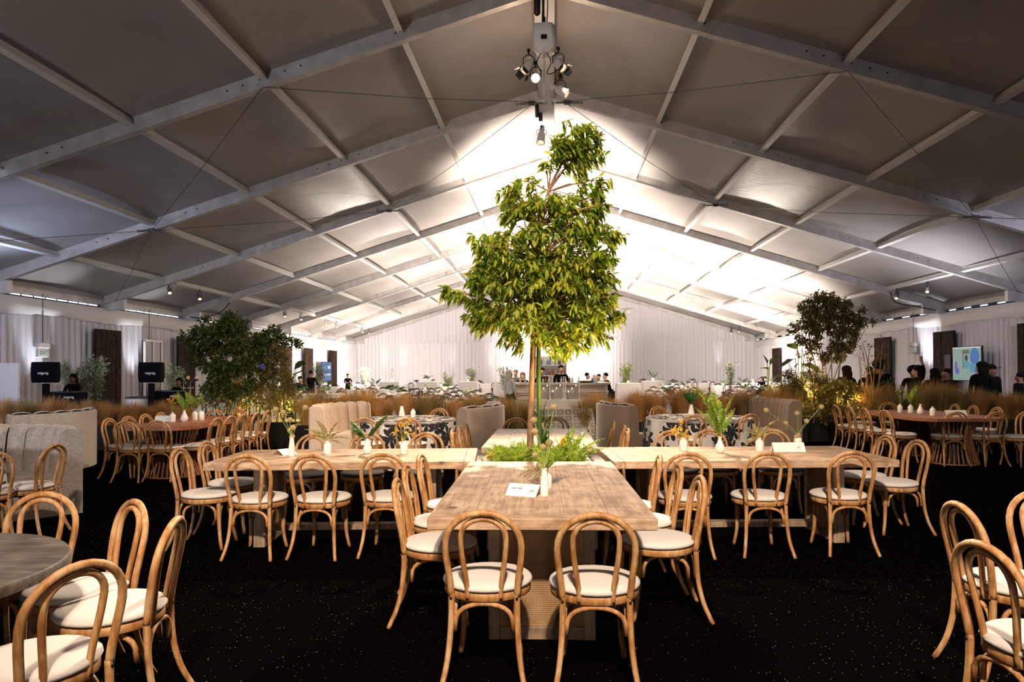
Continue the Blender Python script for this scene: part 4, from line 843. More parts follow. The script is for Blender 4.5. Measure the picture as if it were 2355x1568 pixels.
# left wing vases
t = vase('tall', (671, 1049), 'tall white bottle vase of round dried seed heads on the left wing', 1.05)
for px, py in ((634, 941), (651, 948), (667, 965), (674, 983), (667, 990), (672, 1004), (702, 937)): allium(t, vpt(t, px, py, random.uniform(-.03, .03)), Vector((0, 0, .17)), r=.0245)
t = vase('bottle', (753, 1044), 'white bottle vase of thin arching fern on the left wing', 1.1)
for px, py, L in ((712, 985, .26), (720, 1010, .2), (742, 972, .25), (765, 972, .24), (785, 990, .22), (795, 1010, .24), (778, 1030, .2), (735, 1000, .2)): put_frond(t, 'feather', Vector((0, 0, .12)), vpt(t, px, py-22, random.uniform(-.1, .1))-Vector((0, 0, .12)), L)
t = vase('tear', (845, 1043), 'white teardrop vase with two dense dark leafy sprays on the left wing', 1.12)
for i_ in range(5): put_frond(t, 'dark', Vector((0, 0, .13)), vpt(t, 812-i_*3, 965+i_*5, random.uniform(-.06, .06))-Vector((0, 0, .13)), .27-.02*i_); put_frond(t, 'dark', Vector((0, 0, .13)), vpt(t, 884-i_*4, 950+i_*6, random.uniform(-.06, .06))-Vector((0, 0, .13)), .34-.03*i_)
t = vase('bottle', (929, 1044), 'white bottle vase of yellow dried flowers on the left wing', 1.12)
flowers(t, [vpt(t, *q) for q in ((912, 988), (906, 996), (930, 980), (938, 974), (944, 988), (922, 975), (948, 1000), (935, 996), (941, 966), (926, 1012))], r=.026)
# right wing vases
t = vase('bottle', (1572, 1037), 'white bottle vase of orange yellow flowers on the right wing', 1.15)
flowers(t, [vpt(t, *q) for q in ((1563, 985), (1568, 975), (1545, 990), (1580, 992), (1557, 998), (1574, 1000), (1566, 968), (1583, 1003), (1570, 1010), (1551, 985))], r=.026)
t = vase('tear', (1656, 1041), 'white teardrop vase with the tallest upright fern, on the right wing', 1.2)
for i_, (px, py) in enumerate(((1630, 900), (1640, 915), (1652, 935), (1661, 938), (1625, 945), (1668, 965), (1648, 905), (1645, 960))): put_frond(t, 'fern', Vector((0, 0, .14)), vpt(t, px, py, random.uniform(-.05, .05))-Vector((0, 0, .14)), .56-.045*i_)
t = vase('bottle', (1747, 1038), 'white bottle vase of feathery drooping sprigs on the right wing', 1.15)
for px, py, L in ((1728, 985, .22), (1733, 1000, .2), (1760, 975, .26), (1775, 985, .26), (1742, 985, .2), (1724, 1010, .2)): put_frond(t, 'gold', Vector((0, 0, .125)), vpt(t, px, py, random.uniform(-.08, .08))-Vector((0, 0, .125)), L)
t = vase('bottle', (1835, 1030), 'white jug like bottle of round seed heads behind the 161 card', 1.15)
for px, py in ((1762, 943), (1807, 973), (1833, 950), (1855, 968), (1889, 935), (1836, 1001), (1832, 1004)): allium(t, vpt(t, px, py, random.uniform(-.03, .03)), Vector((0, 0, .125)), r=.024)
# near arm vases
t = vase('tall', (1252, 1140), 'tall white bottle vase of seed heads beside the 162 card', 1.0)
for px, py in ((1228, 966), (1230, 992), (1274, 936), (1263, 1018), (1249, 1028), (1231, 1046)): allium(t, vpt(t, px, py, .05+random.uniform(-.03, .03)), Vector((0, 0, .165)), r=.0215)
for px, py, L in ((1192, 1068, .17), (1205, 1085, .16), (1200, 1075, .15), (1222, 1105, .14), (1215, 1095, .13)): put_frond(t, 'gold', Vector((0, 0, .16)), vpt(t, px, py, .05)-Vector((0, 0, .16)), L)
t = vase('bottle', (1258, 1122), 'short white bottle vase just behind the tall one on the near table', 1.0)
for px, py, L in ((1300, 990, .3), (1285, 1010, .24), (1235, 1020, .24), (1270, 1030, .2)): put_frond(t, 'fern', Vector((0, 0, .11)), vpt(t, px, py, .1)-Vector((0, 0, .11)), L)
allium(t, vpt(t, 1254, 1073), Vector((0, 0, .11)), r=.021); allium(t, vpt(t, 1240, 1071), Vector((0, 0, .11)), r=.021)
t = vase('tall', (1247, 1010), 'clear lit bud vase on the far table behind the trunk', 1.1)
for px, py, L in ((1250, 935, .3), (1262, 960, .26), (1240, 960, .25)): put_frond(t, 'leafy', Vector((0, 0, .16)), vpt(t, px, py)-Vector((0, 0, .16)), L)
flowers(t, [vpt(t, *q) for q in ((1250, 962), (1258, 970), (1262, 960), (1246, 972))], M_LEAFB, .03)
# rust table vases
for k_, px, py, lab in (('bottle', 397, 970, 'white bottle with cream flowers on the left rust table, leftmost'), ('tear', 424, 969, 'white teardrop vase with green sprays on the left rust table'), ('bottle', 448, 966, 'short white bottle third on the left rust table'), ('bottle', 463, 965, 'white bottle with pale flowers, rightmost on the left rust table'),
      ('bottle', 2070, 948, 'white bottle, leftmost on the right rust table'), ('bottle', 2094, 949, 'short white bottle, second on the right rust table'), ('tear', 2117, 953, 'white teardrop vase on the right rust table'), ('bottle', 2145, 956, 'white bottle just left of the card on the right rust table')):
    t = vase(k_, (px, py), lab, 1.35 if k_ != 'tear' else 1.45)
    if px in (397, 463, 2070): flowers(t, [vpt(t, px+random.uniform(-12, 12), py-random.uniform(34, 62)) for _ in range(9)], M_PALEL if px > 400 else M_YFLOW, .03)
    elif px in (424, 2094, 448): [put_frond(t, 'fern', Vector((0, 0, .14)), (random.uniform(-.4, .4), random.uniform(-.3, .3), 1), random.uniform(.25, .4)) for _ in range(6)]
# vases on the floral tables
t = vase('cone', (924, 958), 'wide white cone vase on the left floral table', 1.3, z=.777); t = vase('cone', (1590, 954), 'wide white cone vase of spiky dark leaves on the right floral table', 1.3, z=.777)
for _ in range(16): put_frond(t, 'leafy', Vector((0, 0, .16)), (random.uniform(-.7, .7), random.uniform(-.5, .5), 1), random.uniform(.2, .32))
t = vase('bottle', (950, 962), 'small white vase of dark leaves on the left floral table', 1.3, z=.777)
# folded number cards
def card(pos, rz, num, txt, label, L=.20, h=.075, open_=.05, z=TZ+.001):
    p = pos if isinstance(pos, Vector) else P(pos[0], pos[1], TZ); t = thing('number_card', label, 'card', (p.x, p.y, z), rz, 'folded number cards')
    g = G(); a = h; th = .0012; g.add([(-L/2, -open_, 0), (L/2, -open_, 0), (L/2, 0, a), (-L/2, 0, a), (L/2, open_*.9, 0), (-L/2, open_*.9, 0), (-L/2, -open_+th, 0), (L/2, -open_+th, 0), (L/2, 0, a-th*1.6), (-L/2, 0, a-th*1.6), (L/2, open_*.9-th, 0), (-L/2, open_*.9-th, 0)],
      [(0, 1, 2, 3), (3, 2, 4, 5), (9, 8, 7, 6), (11, 10, 8, 9), (0, 6, 7, 1), (5, 4, 10, 11), (1, 7, 8, 2), (2, 8, 10, 4), (0, 3, 9, 6), (3, 5, 11, 9)]); g.build('folded_card', M_PAPER, t)
    tilt = math.atan2(a, open_); c = Vector((0, -open_/2, a/2)); n = Vector((0, -math.sin(tilt), math.cos(tilt)))*.0022
    u_ = Vector((1, 0, 0)); v_ = Vector((0, math.cos(tilt), math.sin(tilt))); c0 = c+n+u_*L*.3-v_*.004
    if num: 
        text_obj('number', num, .024, M_INK, t, c0, (tilt, 0, 0), ext=.0004)
        g = G()
        for a0, a1 in ((.2, 1.5), (3.3, 4.6), (5.2, 5.9)): g.tube([c0+u_*.024*math.cos(q)+v_*.024*math.sin(q) for q in np.linspace(a0, a1, 8)], .0007, 4)
        g.build('printed_ring', M_INK, t)
    if txt: text_obj('lettering', txt, .017, M_INK, t, c+n-u_*L*.2+v_*.010, (tilt, 0, 0), ext=.0004)
    return t
card((1207, 1137), R(-21), '162', 'Gala Media', 'white folded card reading 162 on the near table', .205, .066, .072)
card((1812, 1038), R(3), '161', '', 'white folded card reading 161 on the right wing', .30, .085, .05)
card((377, 969), R(4), '159', '', 'white folded card on the left rust table', .26, .09, .05)
card((2197, 957), R(2), '', '', 'white folded card on the right rust table', .34, .1, .05)
t = card((655, 1044), R(52), '', '', 'white folded card lying askew by the seed head vase', .15, .05, .10)
# ------------------------------------------------------------------ ferns in the planter box
t = thing('planter_fern', 'bed of bright green asparagus fern filling the planter round the trunk', 'fern', (pc.x, pc.y, 0)); t['group'] = 'planter planting'
for i_ in range(280):
    x = random.uniform(-.40, .36); y = random.uniform(-.36, .3); o = put_frond(t, 'fern', Vector((x, y, .63)), (x*.9+random.uniform(-.5, .5), random.uniform(-.8, .3), random.uniform(.7, 1.6)), random.uniform(.17, .29))
t = thing('trailing_plant', 'lime green sprays leaning right over the far table from the planter', 'plant', (pc.x, pc.y, 0)); b = D(1290, 1035, 6.4)-t.location; b.z = .66
for px, py, L in ((1330, 985, .45), (1350, 1010, .5), (1345, 1020, .42), (1325, 1000, .4), (1310, 965, .42), (1365, 1020, .5), (1300, 990, .35)): put_frond(t, 'fern', b, D(px, py, 6.5)-t.location-b, L)
flowers_t = thing('yellow_flowers', 'small yellow blooms at the right of the planter', 'flowers', (pc.x, pc.y, 0)); flowers_t['_h'] = .68
flowers(flowers_t, [D(px, py, 6.35)-flowers_t.location for px, py in ((1293, 1017), (1298, 1022), (1289, 1025), (1296, 1012), (1122, 1052), (1130, 1048))], r=.035)
t = thing('dark_leafy_plant', 'dark leafy stems rising behind the trunk beside the stake', 'plant', (0, 0, 0)); b = D(1252, 1025, 6.7); b.z = .66
for px, py, L in ((1245, 905, .5), (1255, 920, .45), (1250, 940, .42), (1262, 950, .4), (1238, 930, .4)): put_frond(t, 'leafy', b, D(px, py, 6.7)-b, L)
# ------------------------------------------------------------------ grass hedge in black troughs
def tuft(m, n=420, h=.62, r=.16, seed=0):
    rg = np.random.default_rng(seed); a = rg.uniform(0, 2*PI, n); rr = r*np.sqrt(rg.random(n)); lean = np.clip(rg.normal(.30, .14, n), 0, .6)*np.clip(rr/r+.25, 0, 1.2); th = a+rg.normal(0, .4, n); L = h*rg.uniform(.55, 1.05, n)
    B = np.stack([rr*np.cos(a)*.6, rr*np.sin(a)*.6, np.zeros(n)], 1); d = np.stack([np.cos(th), np.sin(th), np.zeros(n)], 1); s = np.stack([-np.sin(th), np.cos(th), np.zeros(n)], 1)
    pts = []; w0 = .0024
    for t_, w in ((0, 1), (.4, .9), (.75, .6), (1, .05)):
        x = B+d*(L*lean*t_**1.8)[:, None]; x[:, 2] += L*(t_-.18*np.abs(lean)*t_**3); pts += [x+s*w0*w, x-s*w0*w]
    V = np.stack(pts, 1).reshape(-1, 3); i = np.arange(n)[:, None]*8; F = np.concatenate([i+[q, q+1, q+3, q+2] for q in (0, 2, 4)], 1).reshape(-1, 4); return npmesh('blades', V, F, m)
TUF = [[tuft(m, 900, .66, .19, 10*j+s) for s in range(3)] for j, m in enumerate((M_GRASS, M_GRASSLIT, M_GRASSO))]
def grass(x, y, z, kind, label, sc=1.0, group='ornamental grass tufts in the hedge'):
    t = thing('ornamental_grass', label, 'grass', (x, y, z), random.uniform(0, 6.28), group); t.scale = (sc*1.1, sc*1.1, sc); o = link('blades', random.choice(TUF[kind]), t, kind='stuff'); return t
SEG = [(-9, 430, 921, 13.6, 0, 'dry brown grass tuft in the hedge left of the left shrub clump'), (690, 760, 910, 13.6, 1, 'orange lit grass tuft behind the cream tufted booth'), (770, 840, 900, 13.9, 1, 'tall gold lit grass tuft behind the cream tufted booth'),
       (850, 1180, 910, 13.7, 0, 'orange brown grass tuft in the hedge behind the left floral table'), (1345, 1740, 903, 14.6, 0, 'russet grass tuft in the hedge behind the right floral table'), (1770, 1830, 900, 15.3, 1, 'golden grass tuft behind the brown tufted booth'), (1990, 2370, 895, 15.2, 2, 'olive brown grass tuft in the hedge behind the right rust table')]
NT = [0]
for x0, x1, yt, Y, kd, lab in SEG:
    a = D(x0, yt, Y).x; b = D(x1, yt, Y).x; n = max(2, int((b-a)/.42))
    for i_ in range(n):
        for row in (0, 1):
            x = a+(b-a)*(i_+.5)/n+random.uniform(-.08, .08); top = D(640, yt, Y).z; sc = (top-.47)/.60*random.uniform(.72, 1.2)
            grass(x, Y+row*.32+random.uniform(-.05, .05), .47, kd if random.random() < .75 else (2 if kd != 2 else 0), '%s %s, counted from the left%s' % (ORD[i_ % 20], lab, '' if row == 0 else ', rear row') if i_ < 20 else lab+', towards the shrub'+(' rear row' if row else ''), sc)
    ntr = max(1, round((b-a+.4)/1.2)); w = (b-a+.4)/ntr
    for i_ in range(ntr):
        tt = thing('planter_trough', '%s black trough of the grass hedge, counted from the left' % ORD[NT[0]], 'planter', (a-.2+w*(i_+.5), Y+.16, 0), 0, 'black troughs of the grass hedge'); g = G(); g.box((0, 0, .24), (w*.985, .75, .48), taper=.04); g.build('trough', M_TERRA, tt); NT[0] += 1; g = G(); g.box((0, 0, .484), (w*.93, .70, .01)); g.build('mulch', M_SOIL, tt)
for px, Y in ((1190, 13.4), (1205, 13.6), (1178, 13.8), (1342, 14.0), (1360, 14.3)):
    q = D(px, 905, Y); grass(q.x, Y, .35, 2, '%s olive grass tuft at the hedge opening by the %s booth' % ({1178: 'leftmost', 1190: 'middle', 1205: 'rightmost', 1342: 'left', 1360: 'right'}[px], 'taupe' if px < 1300 else 'brown'), 1.0)
    tt = thing('planter_trough', 'small black pot of olive grass at the hedge opening, %s' % {1178: 'leftmost by the taupe booth', 1190: 'middle one by the taupe booth', 1205: 'nearest the trunk', 1342: 'left one by the brown booth', 1360: 'right one by the brown booth'}[px], 'planter', (q.x, Y, 0), 0, 'black pots at the hedge opening'); g = G(); g.lathe([(.001, 0), (.13, 0), (.16, .36), (.14, .36), (.13, .33), (.001, .33)], n=18); g.build('pot', M_TERRA, tt, 40)
# ------------------------------------------------------------------ the two big shrub clumps
def shrub(name, label, stems, BLs, Y0, ax, ppm, hw, m, per, Lr, base, nl=7, wid=.38, down=.35, stem_m=M_BARK, sr=.02, depth=.6, twl=.08):
    t = thing(name, label, 'shrub', (base.x, base.y, 0)); o3 = np.array([base.x, base.y, 0]); Pn, Dn, Ln, TW = blob_leaves(BLs, Y0, ax, ppm, hw, per, Lr, down, depth, nl, twl)
    V, F = leaves(Pn-o3, Dn, Ln, wid, .15, seg=1); link('foliage', npmesh('foliage', V, F, m), t, kind='stuff')
    g = G()
    for px, py in stems:
        q = D(px, py, Y0+random.uniform(-.3, .3)); b = Vector((base.x+random.uniform(-.15, .15), base.y+random.uniform(-.1, .1), .4)); mid = b.lerp(q, .5)+Vector(((b.x-q.x)*.12, 0, .12)); g.tube(loc(smooth_path([b, mid, q], 5), t), list(np.linspace(sr, sr*.3, 11)), 6)
    tips = [D(px, py, Y0) for px, py in stems]
    for c, out in TW[::6]:
        b = min(tips, key=lambda q: (q-c).length); b = Vector((base.x, base.y, .4)).lerp(b, .75); g.tube(loc([b, b.lerp(c, .6)+Vector((0, 0, .04)), c], t), [.007, .005, .002], 4)
    g.build('stems', stem_m, t)['kind'] = 'stuff'; return t
b = D(548, 940, 14.6)
shrub('leafy_shrub', 'tall dark leafy shrub at the left of the left planting', [(470, 760), (530, 725), (560, 770), (600, 780), (440, 790), (640, 765), (520, 830)],
  [(530,730,22),(510,755,28),(545,760,30),(480,770,28),(455,760,20),(425,775,20),(455,795,26),(490,800,28),(530,800,30),(565,795,28),(600,775,22),(625,765,20),(645,770,18),(610,790,22),(450,825,24),(490,840,28),(530,845,26),(500,870,26),(480,895,24),(520,890,26),(560,745,16),(640,790,16),(470,735,12),(585,820,28),(560,845,28),(620,815,24),(665,785,22),(570,885,26),(605,850,26),(540,900,24),(690,790,16)], 14.6, 545, 109, lambda y: 1.1, M_LEAFD, 82, (.07, .125), b, sr=.014)
b = D(640, 945, 14.3)
shrub('fine_shrub', 'fine leaved olive coloured shrub at the right of the left planting', [(620, 800), (650, 790), (665, 830), (590, 850), (680, 860)],
  [(640,800,20),(655,820,22),(625,825,22),(645,850,26),(615,860,26),(670,870,22),(600,885,26),(640,890,30),(675,905,22),(585,915,24),(620,925,28),(660,930,28),(690,930,14),(560,920,22),(520,930,24),(480,925,22)], 14.3, 630, 111, lambda y: .7, leafmat('moss_leaf', (.06, .06, .012), (.12, .11, .02), (.26, .2, .04)), 135, (.04, .07), b, nl=10, wid=.3, depth=.5, twl=.14)
b = D(565, 945, 14.5)
shrub('amber_lit_shrub', 'amber lit leaves low in the middle of the left planting', [(545, 880), (560, 820), (585, 850)], [(545,880,16),(540,905,14),(560,925,16),(550,855,12),(585,810,14),(600,800,12),(595,850,12)], 14.35, 560, 110, lambda y: .3, M_LEAFLIT, 50, (.05, .09), b, depth=.4)
def big_leaf_plant(label, base, tips, m=M_BIGL, L=.42, wid=.42, Y=14.3):
    t = thing('broad_leaf_plant', label, 'plant', (base.x, base.y, 0))
    for px, py, lx, lz in tips:
        q = D(px, py, Y+random.uniform(-.2, .2)); g = G(); b = Vector((base.x, base.y, .45)); g.tube(loc(smooth_path([b, b.lerp(q, .6)+Vector((0, 0, .08)), q], 4), t), .009, 5); s = g.build('stem', M_STEM, t)
        V, F = leaves([tuple(q-t.location)], [(lx, random.uniform(-.5, -.1), lz)], [L*random.uniform(.8, 1.15)], wid, .2); link('leaf', npmesh('leaf', V, F, m), s)
big_leaf_plant('dark broad leaved plant sticking out at the right of the left planting', D(680, 940, 14.5), [(672, 868, .9, .7), (676, 850, .7, .8), (668, 885, 1, .1), (680, 842, .5, .2), (655, 850, -.2, 1), (650, 880, -.6, .5), (640, 830, -.3, .8)])
_c = D(605, 842, 14.0); V, F = leaves([tuple(_c)]*22, [(random.gauss(0, 1), random.gauss(-.6, .7), random.gauss(.2, 1)) for _ in range(22)], [random.uniform(.06, .10) for _ in range(22)], .5, .15); tag(link('purple_flower', npmesh('purple_flower', V, F, M_PURPLE)), 'blue purple bloom inside the left planting', 'flower')
for px, Y, lab in ((520, 14.7, 'black tub under the left planting, left one'), (655, 14.3, 'wide black tub under the left planting, right one'), (1880, 15.6, 'black tub under the right planting'), (1960, 15.3, 'black tub at the right end of the right planting')):
    q = D(px, 930, Y); tt = thing('planter_tub', lab, 'planter', (q.x, q.y, 0)); g = G(); g.lathe([(.001, 0), (.42, 0), (.50, .50), (.47, .52), (.44, .47), (.001, .45)], n=28); g.build('tub', M_TERRA, tt, 40); g = G(); g.lathe([(.001, .455), (.43, .455)], n=24); g.build('mulch', M_SOIL, tt)
b = D(1905, 950, 15.6); ppm = 102
shrub('leafy_shrub', 'tall dark leafy shrub of the right planting reaching the roof lining', [(1870, 720), (1905, 700), (1950, 720), (1850, 760), (1985, 745), (1930, 780), (1890, 800)],
  [(1880,695,24),(1910,690,24),(1850,705,16),(1940,705,22),(1870,725,26),(1910,725,22),(1955,730,24),(1980,740,18),(2010,738,10),(1850,745,20),(1825,755,14),(1880,760,20),(1930,760,24),(1965,765,18),(1840,780,16),(1870,790,18),(1925,795,22),(1950,795,18),(1900,815,14),(1930,820,18),(1885,680,12),(1985,710,10)], 15.6, 1905, ppm, lambda y: .95, leafmat('shrub_leaf_olive', (.03, .04, .01), (.07, .075, .018), (.17, .13, .035)), 105, (.06, .11), b, stem_m=M_BARK, sr=.014)
shrub('fine_shrub', 'bushy fine leaved undergrowth of the right planting', [(1830, 870), (1880, 860), (1930, 880), (1960, 890)],
  [(1820,880,26),(1860,870,28),(1900,885,30),(1940,890,28),(1970,900,24),(1830,905,26),(1870,915,30),(1910,925,30),(1950,930,28),(1985,935,20),(1810,860,16),(1850,940,22),(1900,950,26),(1950,955,20),(1800,895,14)], 15.3, 1890, 105, lambda y: .8, MATS['moss_leaf'], 165, (.04, .075), D(1890, 950, 15.3), nl=10, wid=.32, depth=.5, twl=.13)
shrub('amber_lit_shrub', 'yellow lit foliage in the middle of the right planting', [(1855, 820), (1880, 840), (1940, 870), (1900, 900)], [(1850,812,18),(1875,815,16),(1860,835,16),(1835,810,12),(1890,850,12),(1935,880,16),(1960,900,14),(1905,905,16),(1880,880,14),(1940,815,10)], 15.2, 1890, 105, lambda y: .3, M_LEAFLIT, 50, (.05, .09), D(1880, 950, 15.2), depth=.4)
shrub('twiggy_shrub', 'bare brown twiggy bush between the right planting and the board panel', [(1985, 790), (2000, 800), (2015, 820), (1975, 820), (1995, 850), (2030, 790), (2040, 830)], [(1985,790,14),(2005,795,16),(1975,815,14),(2000,830,18),(2020,800,14),(1990,855,14),(2040,790,12),(2035,815,12),(2030,775,8)], 16.2, 2000, 99, lambda y: .4, M_LEAFB, 46, (.035, .06), D(2000, 930, 16.2), nl=5, depth=.5)
shrub('green_shrub', 'green leafy bush at the feet of the standing guests', [(2040, 880), (2060, 870), (1990, 900)], [(2035,880,14),(2055,875,12),(2000,905,20),(2030,915,18),(2060,900,12),(1985,930,18)], 15.6, 2020, 102, lambda y: .4, M_LEAFD, 40, (.05, .09), D(2015, 950, 15.6), depth=.4)
big_leaf_plant('broad leaved fig on the left of the right planting', D(1765, 930, 16.5), [(1768, 850, -.8, .3), (1770, 840, .5, .8), (1765, 870, -.9, .1), (1775, 870, .8, .3), (1770, 885, -.8, -.3), (1780, 890, .8, -.1), (1765, 838, -.4, .9), (1760, 895, -.7, -.2)], Y=16.3, L=.38, wid=.55)
big_leaf_plant('dark broad leaves above the yellow foliage in the right planting', D(1840, 940, 15.7), [(1835, 805, -.7, .5), (1845, 800, .3, .9), (1850, 815, .9, .2), (1830, 825, -.8, -.2), (1815, 835, -.7, -.1), (1845, 838, .7, -.2)], Y=15.5, L=.40, wid=.55)
big_leaf_plant('variegated pale leaves catching the light in the right planting', D(1840, 940, 15.3), [(1828, 848, .2, .6), (1826, 862, -.3, -.4), (1842, 855, .6, -.3)], M_PALEL, .24, .6, 15.0)
#PART5
# ------------------------------------------------------------------ people (skinned, one continuous body each)
def body_mesh(pose, cloth, skin):
    vs, ed, rad, sk = [], [], [], []
    def v(p, r, s=0, par=None):
        vs.append(p); rad.append(r); sk.append(s)
        if par is not None: ed.append((par, len(vs)-1))
        return len(vs)-1
    ln = {'lean': .42, 'front': .06}.get(pose, 0.0); sit = pose == 'sit'; ds = -.40 if sit else 0
    def sp(z, x=0): dz = z-.95; return (x, math.sin(ln)*dz, .95+math.cos(ln)*dz+ds)
    pel = v(sp(.95), (.155, .115)); wa = v(sp(1.10), (.135, .10), 0, pel); ch = v(sp(1.28), (.165, .115), 0, wa); up = v(sp(1.41), (.13, .09), 0, ch)
    nk = v(sp(1.50), (.055, .055), 1, up); hb = Vector(sp(1.50)); tl = .0 if pose != 'lean' else -.1
    chn = v((0, hb.y+.03, hb.z+.075), (.062, .07), 1, nk); sk_ = v((0, hb.y+.005, hb.z+.165), (.078, .095), 1, chn); v((0, hb.y, hb.z+.225), (.05, .06), 1, sk_); v((0, hb.y+.125, hb.z+.105), (.014, .014), 1, chn)
    for s in (-1, 1):
        if sit: hip = v((s*.10, .02, .93+ds), .10, 0, pel); kn = v((s*.12, .42, .50), .065, 0, hip); an = v((s*.12, .44, .10), .045, 0, kn); v((s*.13, .58, .04), .04, 0, an)
        else: hip = v((s*.10, 0, .86), .10, 0, pel); kn = v((s*.11, .02, .50), .065, 0, hip); an = v((s*.12, -.02, .09), .045, 0, kn); v((s*.14, .12, .035), .038, 0, an)
        sh = Vector(sp(1.42, s*.19)); S_ = v(tuple(sh), .062, 0, up)
        if pose == 'front' or pose == 'lean' or sit: el = sh+Vector((s*.06, .10, -.25)); wr = el+Vector((-s*.12, .22, .0 if pose != 'lean' else -.12))
        elif pose == 'raise' and s > 0: el = sh+Vector((.06, .04, .26)); wr = el+Vector((-.02, .06, .25))
        else: el = sh+Vector((s*.07, -.02, -.27)); wr = el+Vector((s*.0, .06, -.25))
        E_ = v(tuple(el), .046, 0, S_); W_ = v(tuple(wr), .03, 1, E_); d = (wr-el).normalized(); e1 = d.cross(Vector((0, 1, .3))).normalized()
        H_ = v(tuple(wr+d*.07), (.034, .024), 1, W_)
        for k_, L in zip((-1.5, -.5, .5, 1.5), (.06, .075, .08, .065)): v(tuple(wr+d*(.07+L)+e1*k_*.02), .009, 1, H_)
        v(tuple(wr+d*.06+e1*.055), .010, 1, W_)
    me = bpy.data.meshes.new('sk'); me.from_pydata(vs, ed, []); o = bpy.data.objects.new('sk', me); COL.objects.link(o)
    m1 = o.modifiers.new('s', 'SKIN'); m1.use_smooth_shade = True
    for i, r_ in enumerate(rad): me.skin_vertices[0].data[i].radius = r_ if isinstance(r_, tuple) else (r_, r_)
    me.skin_vertices[0].data[0].use_root = True; m2 = o.modifiers.new('u', 'SUBSURF'); m2.levels = 1
    bpy.context.view_layer.update(); dg = bpy.context.evaluated_depsgraph_get(); out = bpy.data.meshes.new_from_object(o.evaluated_get(dg)); bpy.data.objects.remove(o)
    out.name = 'body'; out.materials.clear(); out.materials.append(cloth); out.materials.append(skin); out.materials.append(M_CLBLK); VV = np.array(vs)
    for p in out.polygons:
        c = np.array(p.center); i = int(np.argmin(((VV-c)**2).sum(1))); p.material_index = 2 if (p.center.z < .98+ds and not sk[i]) else sk[i]; p.use_smooth = True
    return out, hb
BM = {}
def person(label, head, Y, pose='stand', face=(0, -1), cloth=M_CLBLK, skin=M_SKINL, hair='short', hm=M_HAIRD, group=None, floor=0, hgt=None):
    key = (pose, cloth.name, skin.name)
    if key not in BM: BM[key] = body_mesh(pose, cloth, skin)
    me, hb = BM[key]; q = D(head[0], head[1], Y); full = hb.z+.29; sc = (q.z if hgt is None else hgt)/full; f = Vector((face[0], face[1], 0)).normalized(); rz = math.atan2(-f.x, f.y)
    t = thing('person', label, 'person', (q.x-f.x*hb.y*sc, q.y-f.y*hb.y*sc, 0), rz, group); t.scale = (sc*1.14, sc*1.08, sc) if group == GSL else (sc,)*3; link('body', me, t)
    g = G(); c = (0, hb.y-.012, hb.z+.185)
    if hair == 'short': g.ball((0, c[1]-.012, c[2]+.012), .103, 8, (.86, 1.0, .82))
    elif hair == 'long': g.ball((0, c[1]-.02, c[2]+.01), .115, 8, (.95, 1.0, .85)); g.ball((0, c[1]-.06, c[2]-.14), .12, 8, (1.05, .55, 1.6))
    elif hair == 'bun': g.ball((0, c[1]-.012, c[2]+.012), .106, 8, (.88, 1.0, .84)); g.ball((0, c[1]-.11, c[2]+.05), .05, 7)
    elif hair == 'puff': g.ball((0, c[1]-.02, c[2]+.015), .145, 9, (1, .95, .9))
    elif hair == 'cap': g.ball((0, c[1]-.01, c[2]+.012), .105, 8, (.88, 1, .8)); g.box((0, c[1]+.13, c[2]+.0), (.15, .10, .014))
    if hair: g.build('hair' if hair != 'cap' else 'cap', hm, t, True)
    if f.y < .3 and head:
        g = G()
        for s in (-1, 1): g.ball((s*.03, hb.y+.088, hb.z+.135), .010, 5)
        g.build('eyes', M_BLACK, t); 
    g = G()
    for s in (-1, 1): g.ball((s*.082, hb.y-.0, hb.z+.12), .024, 6, (.4, .7, 1.2))
    g.build('ears', skin, t, True); return t
GSL = 'guests standing behind the right hedge'
person('guest in black with loose hair, seen through the twiggy bush, leftmost of the right group', (1945, 840), 17.5, 'stand', (-.2, 1), skin=M_SKIND, hair='long', group=GSL)
person('guest in black with curly hair before the board panel, back turned', (2022, 828), 16.6, 'stand', (.3, 1), skin=M_SKIND, hair='puff', group=GSL)
person('guest in black half hidden left of the curly haired guest', (2000, 841), 17.6, 'stand', (.6, .8), skin=M_SKIND, hair='short', group=GSL)
person('guest with thick dark hair before the white uplight, facing left', (2108, 839), 16.8, 'stand', (-.85, .5), skin=M_SKINL, hair='long', group=GSL)
person('guest raising one arm towards the exit sign', (2100, 842), 17.4, 'raise', (.1, 1), skin=M_SKIND, hair='puff', group=GSL)
person('guest with long straight dark hair in front of the wide board panel', (2148, 846), 16.8, 'stand', (.1, 1), skin=M_SKIND, hair='long', group=GSL)
person('guest in profile with hair tied back in a bun beside the long haired one', (2176, 846), 17.2, 'stand', (-.8, -.3), skin=M_SKIND, hair='bun', group=GSL)
person('tall guest with big dark hair in front of the television', (2256, 830), 16.6, 'stand', (-.2, 1), skin=M_SKIND, hair='long', group=GSL)
person('guest in a dark cap and glasses at the right of the television', (2282, 836), 17.0, 'stand', (.4, -.9), skin=M_SKIND, hair='cap', group=GSL)
person('guest in black at the far right edge, back turned', (2345, 854), 16.4, 'stand', (-.5, .8), skin=M_SKIND, hair='short', group=GSL)
dj = 'person in black behind the covered desk, '
person(dj+'by the left speaker under the first exit sign', (168, 859), 17.8, 'front', (0, -1), skin=M_SKIND, hair='long', group='people at the covered desks')
person(dj+'by the second speaker, before the dark board panel', (412, 868), 18.4, 'front', (.1, -1), skin=M_SKIND, hair='long', group='people at the covered desks')
person('broad man in black leaning over a table before the far left board panels', (716, 850), 26, 'front', (.35, .9), skin=M_SKIND, hair='short', group='staff in the dining area')
person('seated person in black behind the leaves left of the leaning man', (690, 864), 27, 'sit', (.6, -.8), skin=M_SKINL, hair='bun', group='staff in the dining area')
